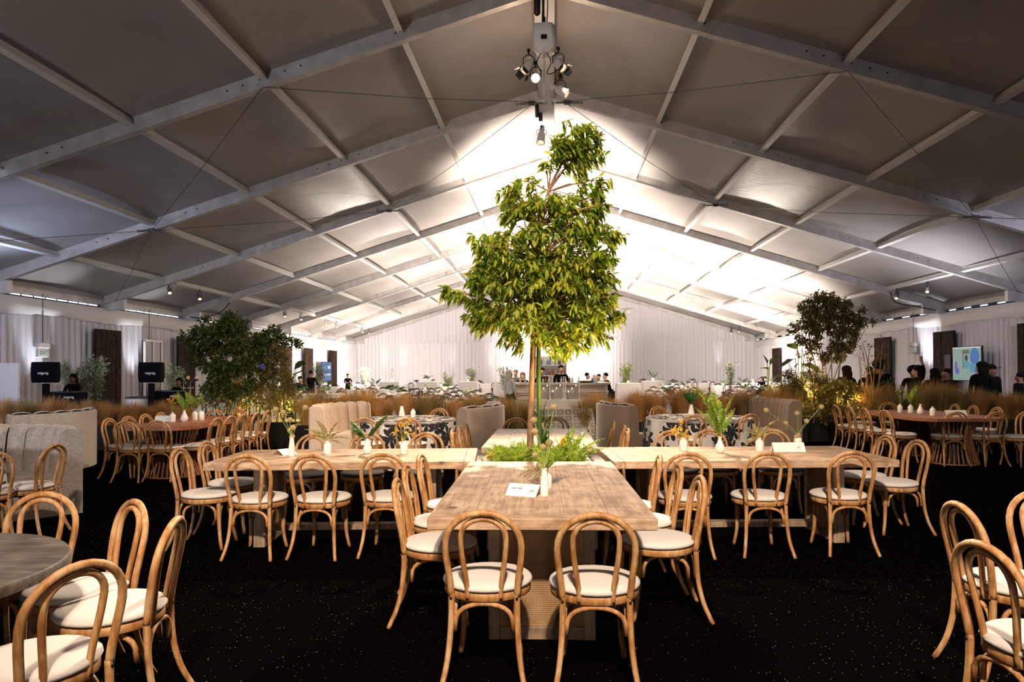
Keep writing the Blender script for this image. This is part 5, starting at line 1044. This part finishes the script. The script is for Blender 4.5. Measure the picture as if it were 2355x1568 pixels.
person('woman in black behind a high table near the far left corner', (800, 859), 38, 'front', (.5, -.8), skin=M_SKINL, hair='bun', group='staff in the dining area')
person('seated person in black far right under the broad leaves', (1752, 866), 33, 'front', (-.6, -.7), skin=M_SKINL, hair='long', group='staff in the dining area')
GB = 'people at the bar'
person('bartender in black looking down behind the bar, beside the tree trunk', (1247, 844), 22.6, 'front', (-.1, -1), skin=M_SKINL, hair='short', group=GB)
person('tallest bartender in black behind the middle of the bar', (1290, 838), 22.7, 'front', (.15, -1), skin=M_SKINL, hair='short', group=GB)
person('woman in a pale blouse and black skirt standing at the left end of the bar', (1172, 850), 20.6, 'stand', (.7, .7), cloth=M_CLPAL, skin=M_SKINL, hair='long', hm=M_CLPAL, group=GB)
person('man in dark grey behind the left end of the bar', (1186, 849), 23.4, 'front', (-.2, -1), cloth=M_CLGRY, skin=M_SKINL, hair='short', hm=M_HAIRB, group=GB)
person('woman with auburn hair behind the left part of the bar', (1202, 855), 23.0, 'front', (0, -1), skin=M_SKINL, hair='long', hm=M_HAIRB, group=GB)
person('guest in grey beyond the bar, leftmost of the four at its right end', (1351, 856), 24.6, 'front', (.9, -.2), cloth=M_CLGRY, skin=M_SKINL, hair='short', group=GB)
person('balding guest with bowed head at the right end of the bar', (1367, 857), 24.2, 'lean', (.3, -.9), cloth=M_CLGRY, skin=M_SKINL, hair=None, group=GB)
person('guest in a dark jacket just behind the balding guest', (1377, 859), 24.8, 'front', (-.3, -.9), skin=M_SKINL, hair='short', group=GB)
person('guest in black leaning on the right corner of the bar from outside', (1392, 856), 23.4, 'lean', (-.9, -.3), skin=M_SKINL, hair='short', group=GB)
# ------------------------------------------------------------------ bar
t = thing('bar_counter', 'long cream panelled bar counter with a rounded right corner behind the tree', 'bar', (0, 0, 0))
pth = [(-1.15, 24.3), (-1.15, 21.6), (-1.05, 21.42), (-.95, 21.4), (.95, 21.4)]+[(.95+.8*math.sin(a), 22.2-.8*math.cos(a)) for a in np.linspace(.2, PI/2, 8)]+[(1.75, 24.3)]
M_BARP = mat('cream_paint', (.52, .44, .38), .45)
def sweep2(name, prof, m, par):
    n = len(pth); V = []; k_ = len(prof)
    for i, (x, y) in enumerate(pth):
        a = Vector(pth[max(i-1, 0)]); b = Vector(pth[min(i+1, n-1)]); d = (b-a).normalized(); nn = Vector((d.y, -d.x))
        for o_, z in prof: V.append((x+nn.x*o_, y+nn.y*o_, z))
    F = [(i*k_+j, (i+1)*k_+j, (i+1)*k_+(j+1) % k_, i*k_+(j+1) % k_) for i in range(n-1) for j in range(k_)]+[tuple(range(k_)), tuple(range((n-1)*k_, n*k_))[::-1]]
    g = G(); g.add(V, F); return g.build(name, m, par)
sweep2('front_panel', [(0, .0), (0, 1.10), (-.06, 1.10), (-.06, 0)], M_BARP, t); sweep2('countertop', [(.07, 1.105), (.07, 1.165), (-.5, 1.165), (-.5, 1.105)], M_BARP, t)
sweep2('upper_moulding', [(.035, .86), (.035, .90), (.0, .91), (0, .85)], M_BARP, t); sweep2('lower_moulding', [(.03, .80), (.03, .825), (.0, .83), (0, .79)], M_BARP, t); sweep2('plinth', [(.04, 0), (.04, .14), (.0, .15), (0, 0)], M_BARP, t)
for i_ in range(4):
    g = G(); x = -1.0+i_*.5; 
    for a, b, c_, d_ in ((x+.22, .66, .40, .02), (x+.22, .25, .40, .02), (x+.02, .455, .02, .42), (x+.42, .455, .02, .42)): g.box((a, 21.385, b), (c_, .03, d_))
    g.build('panel_frame', M_BARP, t)
t = thing('bottle_shelf', 'bright back bar shelving of bottles behind the bartenders', 'shelf', (-.05, 24.9, 0))
for z in (.95, 1.36, 1.74): g = G(); g.box((0, 0, z), (1.1, .28, .025)); g.build('shelf_board', M_WHITE, t)
for s in (-1, 1): g = G(); g.box((s*.55, 0, 1.03), (.03, .28, 2.06)); g.build('side_panel', M_WHITE, t)
g = G(); g.box((0, .14, 1.03), (1.1, .02, 2.06)); g.build('back_panel', M_WHITE, t)
BOT = []
for m in (M_BOT1, M_BOT2, M_BOT3): g = G(); g.lathe([(.001, 0), (.036, 0), (.038, .01), (.038, .17), (.03, .20), (.014, .23), (.013, .29), (.016, .30), (.001, .30)], n=12); BOT.append(g.mesh('bottle', m, 40))
for z in (.965, 1.375, 1.755):
    for i_ in range(14):
        o = link('bottle', random.choice((BOT[0], BOT[0], BOT[1], BOT[1], BOT[2]))); o.location = (-.53+i_*.074+random.uniform(-.008, .008), 24.87, z); o.scale = (.85, .85, random.uniform(.7, .9))
        tag(o, '%s bottle from the left on the %s shelf behind the bartenders' % (ORD[i_], {.965: 'lowest', 1.375: 'middle', 1.755: 'top'}[z]), 'bottle', 'bottles on the back bar, %s shelf' % {.965: 'lowest', 1.375: 'middle', 1.755: 'top'}[z])
for i_, (px, m) in enumerate(((1249, 1), (1255, 0), (1262, 1), (1270, 1), (1291, 1), (1310, 0), (1316, 1), (1362, 2), (1367, 1), (1372, 1), (1208, 1), (1196, 1))):
    q = D(px, 880, 21.65); o = link('bottle', BOT[m]); o.location = (q.x, 21.65+random.uniform(-.05, .1), 1.166); o.scale = (.9, .9, random.uniform(.5, .85)); tag(o, 'small %s bottle standing on the bar counter, %s from the left' % (('amber', 'clear', 'blue')[m], ORD[sorted((1249, 1255, 1262, 1270, 1291, 1310, 1316, 1362, 1367, 1372, 1208, 1196)).index(px)]), 'bottle', 'bottles and shakers on the bar counter')
t = thing('serving_tray', 'dark oval tray with a pale cloth on the right half of the bar', 'tray', (1.02, 21.75, 1.166)); g = G(); g.lathe([(.001, 0), (.22, 0), (.27, .05), (.255, .05), (.21, .012), (.001, .012)], n=20); g.build('tray', M_BLACK, t); g = G(); g.ball((0, 0, .05), .19, 8, (1, .8, .25)); g.build('folded_cloth', M_PAPER, t, True)
# chandelier of thin rods above the right end of the bar
c = D(1390, 770, 23.5); t = thing('rod_chandelier', 'spiky copper rod chandelier hanging on a thin cable beyond the tree', 'chandelier', c); g = G(); g.tube([(0, 0, .1), (0, 0, 8.44-c.z)], .006, 5); g.build('cable', M_CABLE, t)
for i_ in range(12):
    a = random.uniform(0, 6.28); d = Vector((math.cos(a), math.sin(a)*.6, random.uniform(-.5, .45)))*random.uniform(.35, .62); g = G(); g.tube([(0, 0, 0), d], .006, 5); r_ = g.build('rod', M_BRASS, t); g = G(); g.ball(d, .03, 6); g.build('bulb', M_FLAME, r_)
# lantern boxes behind the covered table
cloth_box('dining_table', 'white clothed table holding the glass lanterns beyond the grey patterned table', (.22, 18.6, 0), 1.7, .8, .765, M_CLOTH, .04)
for i_, (px, w, Y) in enumerate(((1250, .34, 18.5), (1280, .38, 18.7), (1316, .36, 18.5))):
    q = D(px, 924, Y); h = .62; t = thing('glass_lantern', '%s of three tall glass lantern boxes beyond the grey patterned table' % ('left', 'middle', 'right')[i_], 'lantern', (q.x, Y, .766), 0, 'glass lanterns beyond the patterned table')
    for sx, sy in ((-1, -1), (1, -1), (1, 1), (-1, 1)): g = G(); g.box((sx*w/2, sy*w/2, h/2), (.018, .018, h)); g.build('corner_post', M_WHITE, t)
    for sx, sy, dx, dy in ((0, -1, 1, .01), (0, 1, 1, .01), (-1, 0, .01, 1), (1, 0, .01, 1)):
        g = G(); g.box((sx*w/2, sy*w/2, h/2), (w if dx == 1 else .006, w if dy == 1 else .006, h-.03)); g.build('glass_pane', M_GLASS, t)
    g = G(); g.box((0, 0, .008), (w, w, .015)); g.build('base', M_WHITE, t)
    for k_ in range(3): g = G(); g.lathe([(.001, .016), (.035, .016), (.035, .2+.08*k_), (.001, .2+.08*k_)], (-.1+.1*k_, .05*(k_ % 2), 0), 10); cn = g.build('candle', M_WHITE, t); g = G(); g.ball((-.1+.1*k_, .05*(k_ % 2), .225+.08*k_), .014, 5, (1, 1, 1.6)); g.build('flame', M_FLAME, cn)
# ------------------------------------------------------------------ far dining area
def black_chair_mesh():
    g = G()
    for nm, me in chair_meshes(M_BLACKW, M_BLACKW, 4):
        o = len(g.v)
        if nm == 'bolt_heads': continue
        g.v += [tuple(v.co) for v in me.vertices]; g.f += [tuple(i+o for i in p.vertices) for p in me.polygons]; g.m += [0]*len(me.polygons)
    return g.mesh('black_chair', M_BLACKW, True)
BC = black_chair_mesh(); g = G(); g.lathe([(.003, .436), (.20, .437), (.207, .46), (.15, .482), (.003, .485)], n=14); BCC = g.mesh('cushion', M_CUSHD, True)
def bchair(x, y, rz, row, kk):
    o = link('black_chair', BC, None, (x, y, 0)); o.rotation_euler = (0, 0, rz); tag(o, 'black bentwood chair, %s, %s' % (kk, row), 'chair', 'black bentwood chairs, %s' % row)
PLM = {}
def centre_plant(kind, x, y, z, row, sc=1, kk=''):
    if kind not in PLM:
        g = G(); g.lathe([(.001, 0), (.05, 0), (.055, .09), (.001, .09)], n=10); pot = g.mesh('pot', M_WHITE)
        n, L, w, m, dn, sp_ = dict(calathea=(9, .24, .5, M_BIGL, .3, .9), olive=(60, .06, .3, M_LEAFO, .0, .5), fern=(26, .20, .12, M_FERND, .3, 1.0), pale=(12, .15, .6, M_PALEL, .3, .7), agave=(11, .28, .22, M_LEAFD, -.2, .7))[kind]
        P_, D_, L_ = [], [], []
        for i in range(n):
            a = random.uniform(0, 6.28); hh = random.uniform(.08, .42) if kind == 'olive' else random.uniform(.08, .16); r_ = random.uniform(0, .10) if kind == 'olive' else .02
            P_.append((r_*math.cos(a), r_*math.sin(a), hh)); D_.append((math.cos(a)*sp_, math.sin(a)*sp_, random.uniform(.3, 1.1))); L_.append(L*random.uniform(.7, 1.2))
        V, F = leaves(P_, D_, L_, w, max(0, dn)); PLM[kind] = (pot, npmesh('leaves', V, F, m))
    t = thing('table_plant', 'small %s potted plant %s, %s' % (dict(calathea='dark', olive='wispy', fern='fern', pale='pale', agave='spiky')[kind], kk, row), 'plant', (x, y, z), random.uniform(0, 6.28), 'table plants, '+row); t.scale = (sc*1.15,)*3
    link('pot', PLM[kind][0], t); link('leaves', PLM[kind][1], t, kind='stuff')
def dining(x, y, row, nch=3, along='X', L=2.0, W_=.85, tall=False, plants=1, ti=0):
    z = 1.06 if tall else .765; sx, sy = (L, W_) if along == 'X' else (W_, L)
    key = ('dt', sx, sy, z); 
    if key not in PLM: PLM[key] = cloth_box('dining_table', 'x', (x, y, 0), sx, sy, z, M_CLOTH, .035); t = PLM[key]
    else: t = dup(PLM[key], (x, y, 0))
    tag(t, 'white clothed %sdining table, %s from the left, %s' % ('tall ' if tall else '', ORD[ti], row), 'table', 'white %stables, %s' % ('tall ' if tall else '', row))
    for i in range(nch):
        for s in (-1, 1):
            u_ = -L/2+L*(i+.5)/nch+random.uniform(-.05, .05); off = W_/2+.22+random.uniform(-.04, .1)
            if tall: continue
            kk = '%s side %s of the %s table' % ('far' if s > 0 else 'near', ('left', 'middle', 'right')[i] if nch == 3 else ('left', 'right')[i], ORD[ti])
            if along == 'X': bchair(x+u_, y+s*off, (PI if s > 0 else 0)+random.uniform(-.2, .2), row, kk)
            else: bchair(x+s*off, y+u_, (PI/2 if s > 0 else -PI/2)+random.uniform(-.2, .2), row, '%s side %s of the %s table' % ('right' if s > 0 else 'left', ('nearest', 'middle', 'farthest')[i], ORD[ti]))
    for i in range(plants): centre_plant(random.choice(('calathea', 'olive', 'fern', 'pale', 'agave')), x+(sx*.5*(i+.5-plants/2) if along == 'X' else 0), y+random.uniform(-.15, .15), z+.001, row, random.uniform(.8, 1.25), ('on the %s table' % ORD[ti]) if plants == 1 else '%s on the %s table' % (('left', 'right')[i], ORD[ti]))
ROWS = [(17.6, 'first row behind the hedge', [(-8.0, 'X'), (-5.0, 'X'), (-2.2, 'X'), (3.0, 'X'), (5.2, 'Y'), (7.6, 'X')]), (20.6, 'second row behind the hedge', [(-10.2, 'X'), (-6.9, 'Y'), (-4.6, 'X'), (-2.6, 'X'), (3.4, 'Y'), (5.4, 'X'), (8.4, 'X')]),
        (24.2, 'third row, level with the bar', [(-11.4, 'X'), (-8.4, 'X'), (-5.6, 'Y'), (-3.4, 'X'), (4.2, 'X'), (7.0, 'X'), (9.6, 'Y')]), (29.0, 'fourth row, beside the bar', [(-11.5, 'X'), (-8.0, 'X'), (-4.8, 'X'), (5.0, 'X'), (8.5, 'X'), (11.4, 'X')]),
        (35.5, 'fifth row, beyond the bar', [(-12, 'X'), (-8.6, 'X'), (-5.2, 'X'), (5.6, 'X'), (9.0, 'X'), (12.0, 'X')]), (43.0, 'last row by the end drape', [(-12, 'X'), (-8, 'X'), (-4, 'X'), (5, 'X'), (9, 'X'), (12.6, 'X')])]
nrow = 0
for y, row, xs in ROWS:
    for ti, (x, al) in enumerate(xs):
        if row.startswith('first') and (-7.2 < x < -5.6): continue
        dining(x, y+random.uniform(-.25, .25), row, 3 if y < 34 else 2, al, plants=1 if y < 22 else 2, ti=ti); nrow += 1
for ti, (x, y) in enumerate(((-7.6, 32.5), (-5.7, 31.8), (-3.9, 32.2), (-2.2, 31.6), (2.9, 26.9), (4.6, 32.2))): dining(x, y, 'in the middle of the hall', 0, 'X', .9, .75, True, 1, ti)
t = thing('potted_olive', 'x', 'plant', (0, 0, 0))
def potted(px, Y, ytop, label, m=M_LEAFO, n=260, spread=.42, Lr=(.06, .10)):
    b = D(px, 900, Y); top = D(px, ytop, Y).z; t = thing('potted_bush', label, 'shrub', (b.x, Y, 0), 0)
    g = G(); g.lathe([(.001, 0), (.16, 0), (.20, .36), (.18, .38), (.001, .34)], n=18); g.build('pot', M_TERRA, t, 40); P_, D_, L_ = [], [], []; g = G()
    for k_ in range(9):
        a = random.uniform(0, 6.28); e = Vector((math.cos(a)*spread*random.uniform(.3, 1), math.sin(a)*spread*.8, top-random.uniform(0, .35))); pp = smooth_path([(0, 0, .34), (e.x*.4, e.y*.4, .34+(e.z-.34)*.55), e], 6); g.tube(pp, .008, 5)
        for i in range(n//9): q = pp[random.randint(4, len(pp)-1)]; P_.append(tuple(q+Vector((random.gauss(0, .06), random.gauss(0, .06), random.gauss(0, .06))))); D_.append((random.gauss(0, 1), random.gauss(0, 1), random.gauss(.6, .8))); L_.append(random.uniform(*Lr))
    V, F = leaves(P_, D_, L_, .32, .1, seg=1); g.build('stems', M_BARK, t)['kind'] = 'stuff'; link('foliage', npmesh('foliage', V, F, m), t, kind='stuff')
bpy.data.objects.remove(t)
potted(175, 18.6, 832, 'silvery olive bush behind the person at the left desk', M_LEAFO, 2200, .46, (.07, .12)); potted(218, 18.9, 822, 'silvery olive bush just left of the dark board panel', M_LEAFO, 1700, .34, (.07, .12)); potted(398, 19.4, 838, 'silvery olive bush behind the second speaker', M_LEAFO, 1300, .32, (.07, .12))
for a in ((838, 40, 846, 'wispy olive bush near the far left corner'), (1084, 34, 838, 'wispy pale olive bush in the far middle left'), (1035, 36, 860, 'small wispy bush left of the pale olive one'), (1440, 30, 836, 'bright green bush just right of the bar'), (1680, 34, 832, 'open dark twiggy bush before the white uplight at far right'), (733, 30, 842, 'slim bush under the blue screen'), (1163, 30, 848, 'small grey bush left of the bar')): potted(a[0], a[1], a[2], a[3], M_LEAFO if 'green' not in a[3] else M_FERN, 620, .34, (.09, .15))
# ------------------------------------------------------------------ sound and screens
def speaker(px, Y, label, n):
    q = D(px, 856, Y); t = thing('loudspeaker', label, 'loudspeaker', (q.x, Y, 0), R(12)); zc = q.z; g = G(); n_ = 10; V = []; 
    w, d, h = .52, .42, .51
    for z_, k_ in ((-h/2, .93), (-h/2+.04, .98), (-h*.2, 1.02), (h*.2, 1.02), (h/2-.03, .99), (h/2, .94)):
        for x, y in ((-1, -.7), (-.8, -1), (.8, -1), (1, -.7), (1, .8), (.85, 1), (-.85, 1), (-1, .8)): V.append((x*w/2*k_, y*d/2*k_, zc+z_))
    F = [(i*8+j, i*8+(j+1) % 8, (i+1)*8+(j+1) % 8, (i+1)*8+j) for i in range(5) for j in range(8)]+[tuple(range(7, -1, -1)), tuple(range(40, 48))]; g.add(V, F); g.build('stretch_cover', M_NAVY, t, True)
    text_obj('lettering', 'migmig', .085, M_PAPER, t, (.05, -.235, zc-.02), (PI/2, 0, 0), ext=.002)
    g = G(); g.bbox((0, .02, (zc-.28)/2), (.13, .13, zc-.28), .01); g.build('stand_sleeve', M_NAVY, t); g = G(); g.lathe([(.001, 0), (.24, 0), (.24, .012), (.07, .02)], n=20); g.build('base_plate', M_BLACK, t); return t
speaker(105, 16.6, 'black fabric covered loudspeaker on a column stand, left of the first board panel', 0); speaker(348, 17.2, 'black fabric covered loudspeaker on a column stand, right of the first board panel', 1)
def desk(px, Y, label):
    q = D(px, 890, Y); t = thing('covered_desk', label, 'desk', (q.x, Y, 0), R(8)); g = G(); g.box((0, 0, .52), (.78, .55, 1.04), taper=.12); g.build('stretch_cover', M_NAVY, t); text_obj('lettering', 'migmig', .085, M_PAPER, t, (.22, -.285, .93), (PI/2, 0, 0), ext=.002); g = G(); g.box((0, 0, 1.055), (.6, .4, .03)); g.build('mixer', M_BLACK, t)
desk(152, 17.0, 'black covered desk with pale lettering beside the first loudspeaker'); desk(392, 17.7, 'black covered desk beside the second loudspeaker, partly behind the grass')
def exit_sign(px, py, X_, label, s):
    d = RT*((px-CX)/FPX)-UP*((py-CY)/FPX)+FW; k_ = X_/d.x; c = Vector((d.x*k_, d.y*k_, EYE+d.z*k_)); t = thing('exit_sign', label, 'sign', c, 0)
    g = G(); g.bbox((0, 0, -.07), (.09, .44, .26), .012); g.build('sign_box', M_GREYB, t); g = G(); g.bbox((0, 0, .15), (.14, .46, .17), .02); g.build('battery_box', M_GREYB, t)
    text_obj('lettering', 'EXIT', .17, M_GREENG, t, (-s*.048, 0, -.075), (PI/2, 0, R(90) if s < 0 else R(-90)), ext=.002); g = G(); g.tube([(0, 0, .22), (0, 0, 3.86-c.z)], .012, 5); g.build('hanger', M_CABLE, t)
    return t
exit_sign(98, 806, -14.86, 'beige EXIT sign box above the first loudspeaker', -1); exit_sign(343, 815, -14.86, 'beige EXIT sign box above the second loudspeaker, by the white frame', -1); exit_sign(2101, 800, 14.82, 'exit sign lit green beside the white uplight streak on the right wall', 1)
d_ = 14.6; t = thing('door_frame', 'white framed glass opening in the left drape beside the second exit sign', 'door frame', (-14.78, 25.0, 0))
for y0, y1, z0, z1 in ((-.55, -.50, 0, 2.72), (.0, .05, 0, 2.72), (.55, .60, 0, 2.72), (-.55, .60, 2.68, 2.74)): g = G(); g.box((0, (y0+y1)/2, (z0+z1)/2), (.06, y1-y0, z1-z0)); g.build('frame_bar', M_WHITE, t)
for y in (-.25, .3): g = G(); g.box((-.01, y, 1.34), (.01, .5, 2.66)); g.build('glass_pane', mat('dusk_glass_%d' % (y > 0), (.10, .075, .06), .15), t)
t = thing('white_panel', 'plain white folding screen panel at the far left edge behind the grass', 'screen', (*D(15, 870, 17.2).xy, 0), R(-10)); g = G(); g.box((-.25, 0, .90), (1.3, .06, 1.8)); g.build('panel', M_CANM, t)
t = thing('drum_bin', 'white round bin with a black liner between the speaker and the board panel', 'bin', (*D(318, 913, 17.6).xy, 0)); g = G(); g.lathe([(.001, 0), (.24, 0), (.30, .86), (.32, .88), (.29, .87), (.25, .1)], n=24, cap=False); g.build('bin_body', M_PAPER, t, True); g = G(); g.lathe([(.31, .86), (.325, .90), (.30, .905), (.29, .86)], n=24, cap=False); g.build('liner', M_BLACK, t)
# television on the right wall, screen on the left wall
def screen(label, X_, y0, y1, z0, z1, s, paint):
    t = thing('wall_screen', label, 'television', (X_, (y0+y1)/2, (z0+z1)/2)); w, h = y1-y0, z1-z0; g = G(); g.bbox((0, 0, 0), (.07, w+.05, h+.05), .01); g.build('housing', M_BLACK, t); g = G(); g.box((s*.12, 0, -h*.1), (.18, .25, .3)); g.build('bracket', M_BLACK, t)
    x = -s*.038; paint(t, x, w, h, s); return t
def rect(t, nm, x, y0, y1, z0, z1, m): g = G(); g.box((x, (y0+y1)/2, (z0+z1)/2), (.003, y1-y0, z1-z0)); g.build(nm, m, t)
def disc(t, nm, x, y, z, ry, rz_, m): g = G(); g.add([(x, y+ry*math.cos(a), z+rz_*math.sin(a)) for a in np.linspace(0, 2*PI, 20, endpoint=False)]+[(x+.002, y+ry*math.cos(a), z+rz_*math.sin(a)) for a in np.linspace(0, 2*PI, 20, endpoint=False)], [tuple(range(20)), tuple(range(20, 40))[::-1]]+[(i, (i+1) % 20, 20+(i+1) % 20, 20+i) for i in range(20)]); g.build(nm, m, t)
E1 = emis('screen_mint', (.34, .50, .45), .48); E2 = emis('screen_blue', (.02, .15, .45), .65); E3 = emis('screen_cyan', (.05, .33, .45), .6); E4 = emis('screen_deep', (.02, .09, .30), .6); E5 = emis('screen_dark', (.03, .03, .04), .3); E6 = emis('screen_violet', (.10, .12, .42), .6); E7 = emis('screen_white', (.6, .68, .66), .9); E8 = emis('screen_olive', (.12, .16, .10), .5)
def tv(t, x, w, h, s):
    rect(t, 'picture', x, -w/2, w/2, -h/2, h/2, E1); rect(t, 'picture_border', x-.003, -w/2, w/2, h/2-.03, h/2, E7)
    disc(t, 'balloon', x-.003, -w*.29, h*.22, w*.16, h*.25, E2); rect(t, 'blue_patch', x-.004, -w*.45, -w*.12, -h*.25, -.0, E3); rect(t, 'violet_patch', x-.005, -w*.49, -w*.3, -h*.4, -h*.1, E6)
    disc(t, 'figure_head', x-.006, -w*.0, h*.17, w*.055, h*.09, E5); disc(t, 'figure_body', x-.005, .0, -h*.03, w*.10, h*.12, E3); rect(t, 'olive_patch', x-.004, -w*.1, w*.14, h*.30, h*.42, E8); rect(t, 'olive_patch', x-.004, w*.10, w*.13, -h*.15, h*.30, E8)
    disc(t, 'pale_figure', x-.004, w*.38, -h*.08, w*.05, h*.16, E6); disc(t, 'pale_figure', x-.005, w*.33, -h*.22, w*.07, h*.10, E6)
t = thing('wall_loudspeaker', 'small dark box behind the left edge of the television', 'loudspeaker', (14.62, 26.35, 1.72)); g = G(); g.bbox((0, 0, 0), (.3, .42, .72), .02); g.build('cabinet', M_BLACK, t); g = G(); g.box((.2, 0, 0), (.2, .05, .05)); g.build('bracket', M_BLACK, t)
screen('television on the right wall showing a mint picture with a blue balloon', 14.45, 24.25, 25.9, 1.15, 2.30, 1, tv)
def tv2(t, x, w, h, s):
    rect(t, 'picture', x, -w/2, w/2, -h/2, h/2, E2); rect(t, 'picture_band', x+.003, -w/2, w/2, -h*.05, h*.06, E4)
    for i in range(3): rect(t, 'cyan_letter_block', x+.004, -w*.32+i*w*.13, -w*.23+i*w*.13, h*.15, h*.30, E3); rect(t, 'pale_letter_block', x+.004, w*.10+i*w*.10, w*.18+i*w*.10, h*.15, h*.32, E7)
    for i in range(7): rect(t, 'letter_stroke', x+.004, -w*.40+i*w*.12, -w*.33+i*w*.12, -h*.22, -h*.10, E7); rect(t, 'letter_stroke', x+.004, -w*.38+i*w*.11, -w*.33+i*w*.11, -h*.40, -h*.33, E1)
screen('blue screen with pale lettering between two board panels on the far left wall', -14.5, 43.1, 44.9, .95, 2.15, -1, tv2)
# curved neck lamps
def neck_lamp(px, py, Y, label, dx):
    q = D(px, py, Y); t = thing('gooseneck_lamp', label, 'lamp', (q.x, Y, 0)); z = q.z; g = G(); g.tube(smooth_path([(0, 0, 0), (0, 0, z-.35), (0, 0, z-.12), (dx*.3, 0, z), (dx, -.02, z+.08)], 6), .011, 6); g.build('neck', M_CHROME, t); g = G(); g.lathe([(.001, 0), (.10, 0), (.10, .012), (.02, .03)], n=16); g.build('base', M_CHROME, t)
    g = G()
    for s in (-1, 1): g.ball((s*.05, 0, z-.2), .022, 6)
    g.build('knob', M_CHROME, t, True); g = G(); g.lathe([(.02, .07), (.035, .05), (.055, -.07), (.05, -.07), (.03, .04)], (dx*1.05, -.02, z+.06), 12, cap=False); g.build('shade', M_BRASS, t, True)
neck_lamp(422, 875, 17.9, 'chrome gooseneck lamp with copper shade right of the second desk', .12); neck_lamp(438, 875, 18.2, 'second chrome gooseneck lamp, against the pale drape', .16); neck_lamp(2218, 905, 17.8, 'chrome gooseneck lamp stand below the television', -.14)
# small floor uplights along the end drape
for px in (880, 925, 1038, 1127, 1657, 1408):
    q = D(px, 880, 51.9); t = thing('floor_uplight', '%s small floor uplight from the left at the foot of the end drape' % ORD[sorted((880, 925, 1038, 1127, 1657, 1408)).index(px)], 'uplight', (q.x, 51.9, 0), 0, 'floor uplights along the end drape'); g = G(); g.lathe([(.001, 0), (.09, 0), (.10, .16), (.08, .16), (.07, .12)], n=12, cap=False); g.build('lamp_body', M_BLACK, t); g = G(); g.lathe([(.001, .13), (.075, .13)], n=12); g.build('lens', M_TUBE, t)
    lamp('drape_uplight', 'SPOT', (q.x, 52.0, .3), 260, (1, .97, .95), (q.x, 52.42, 3), 18, .6, .05)
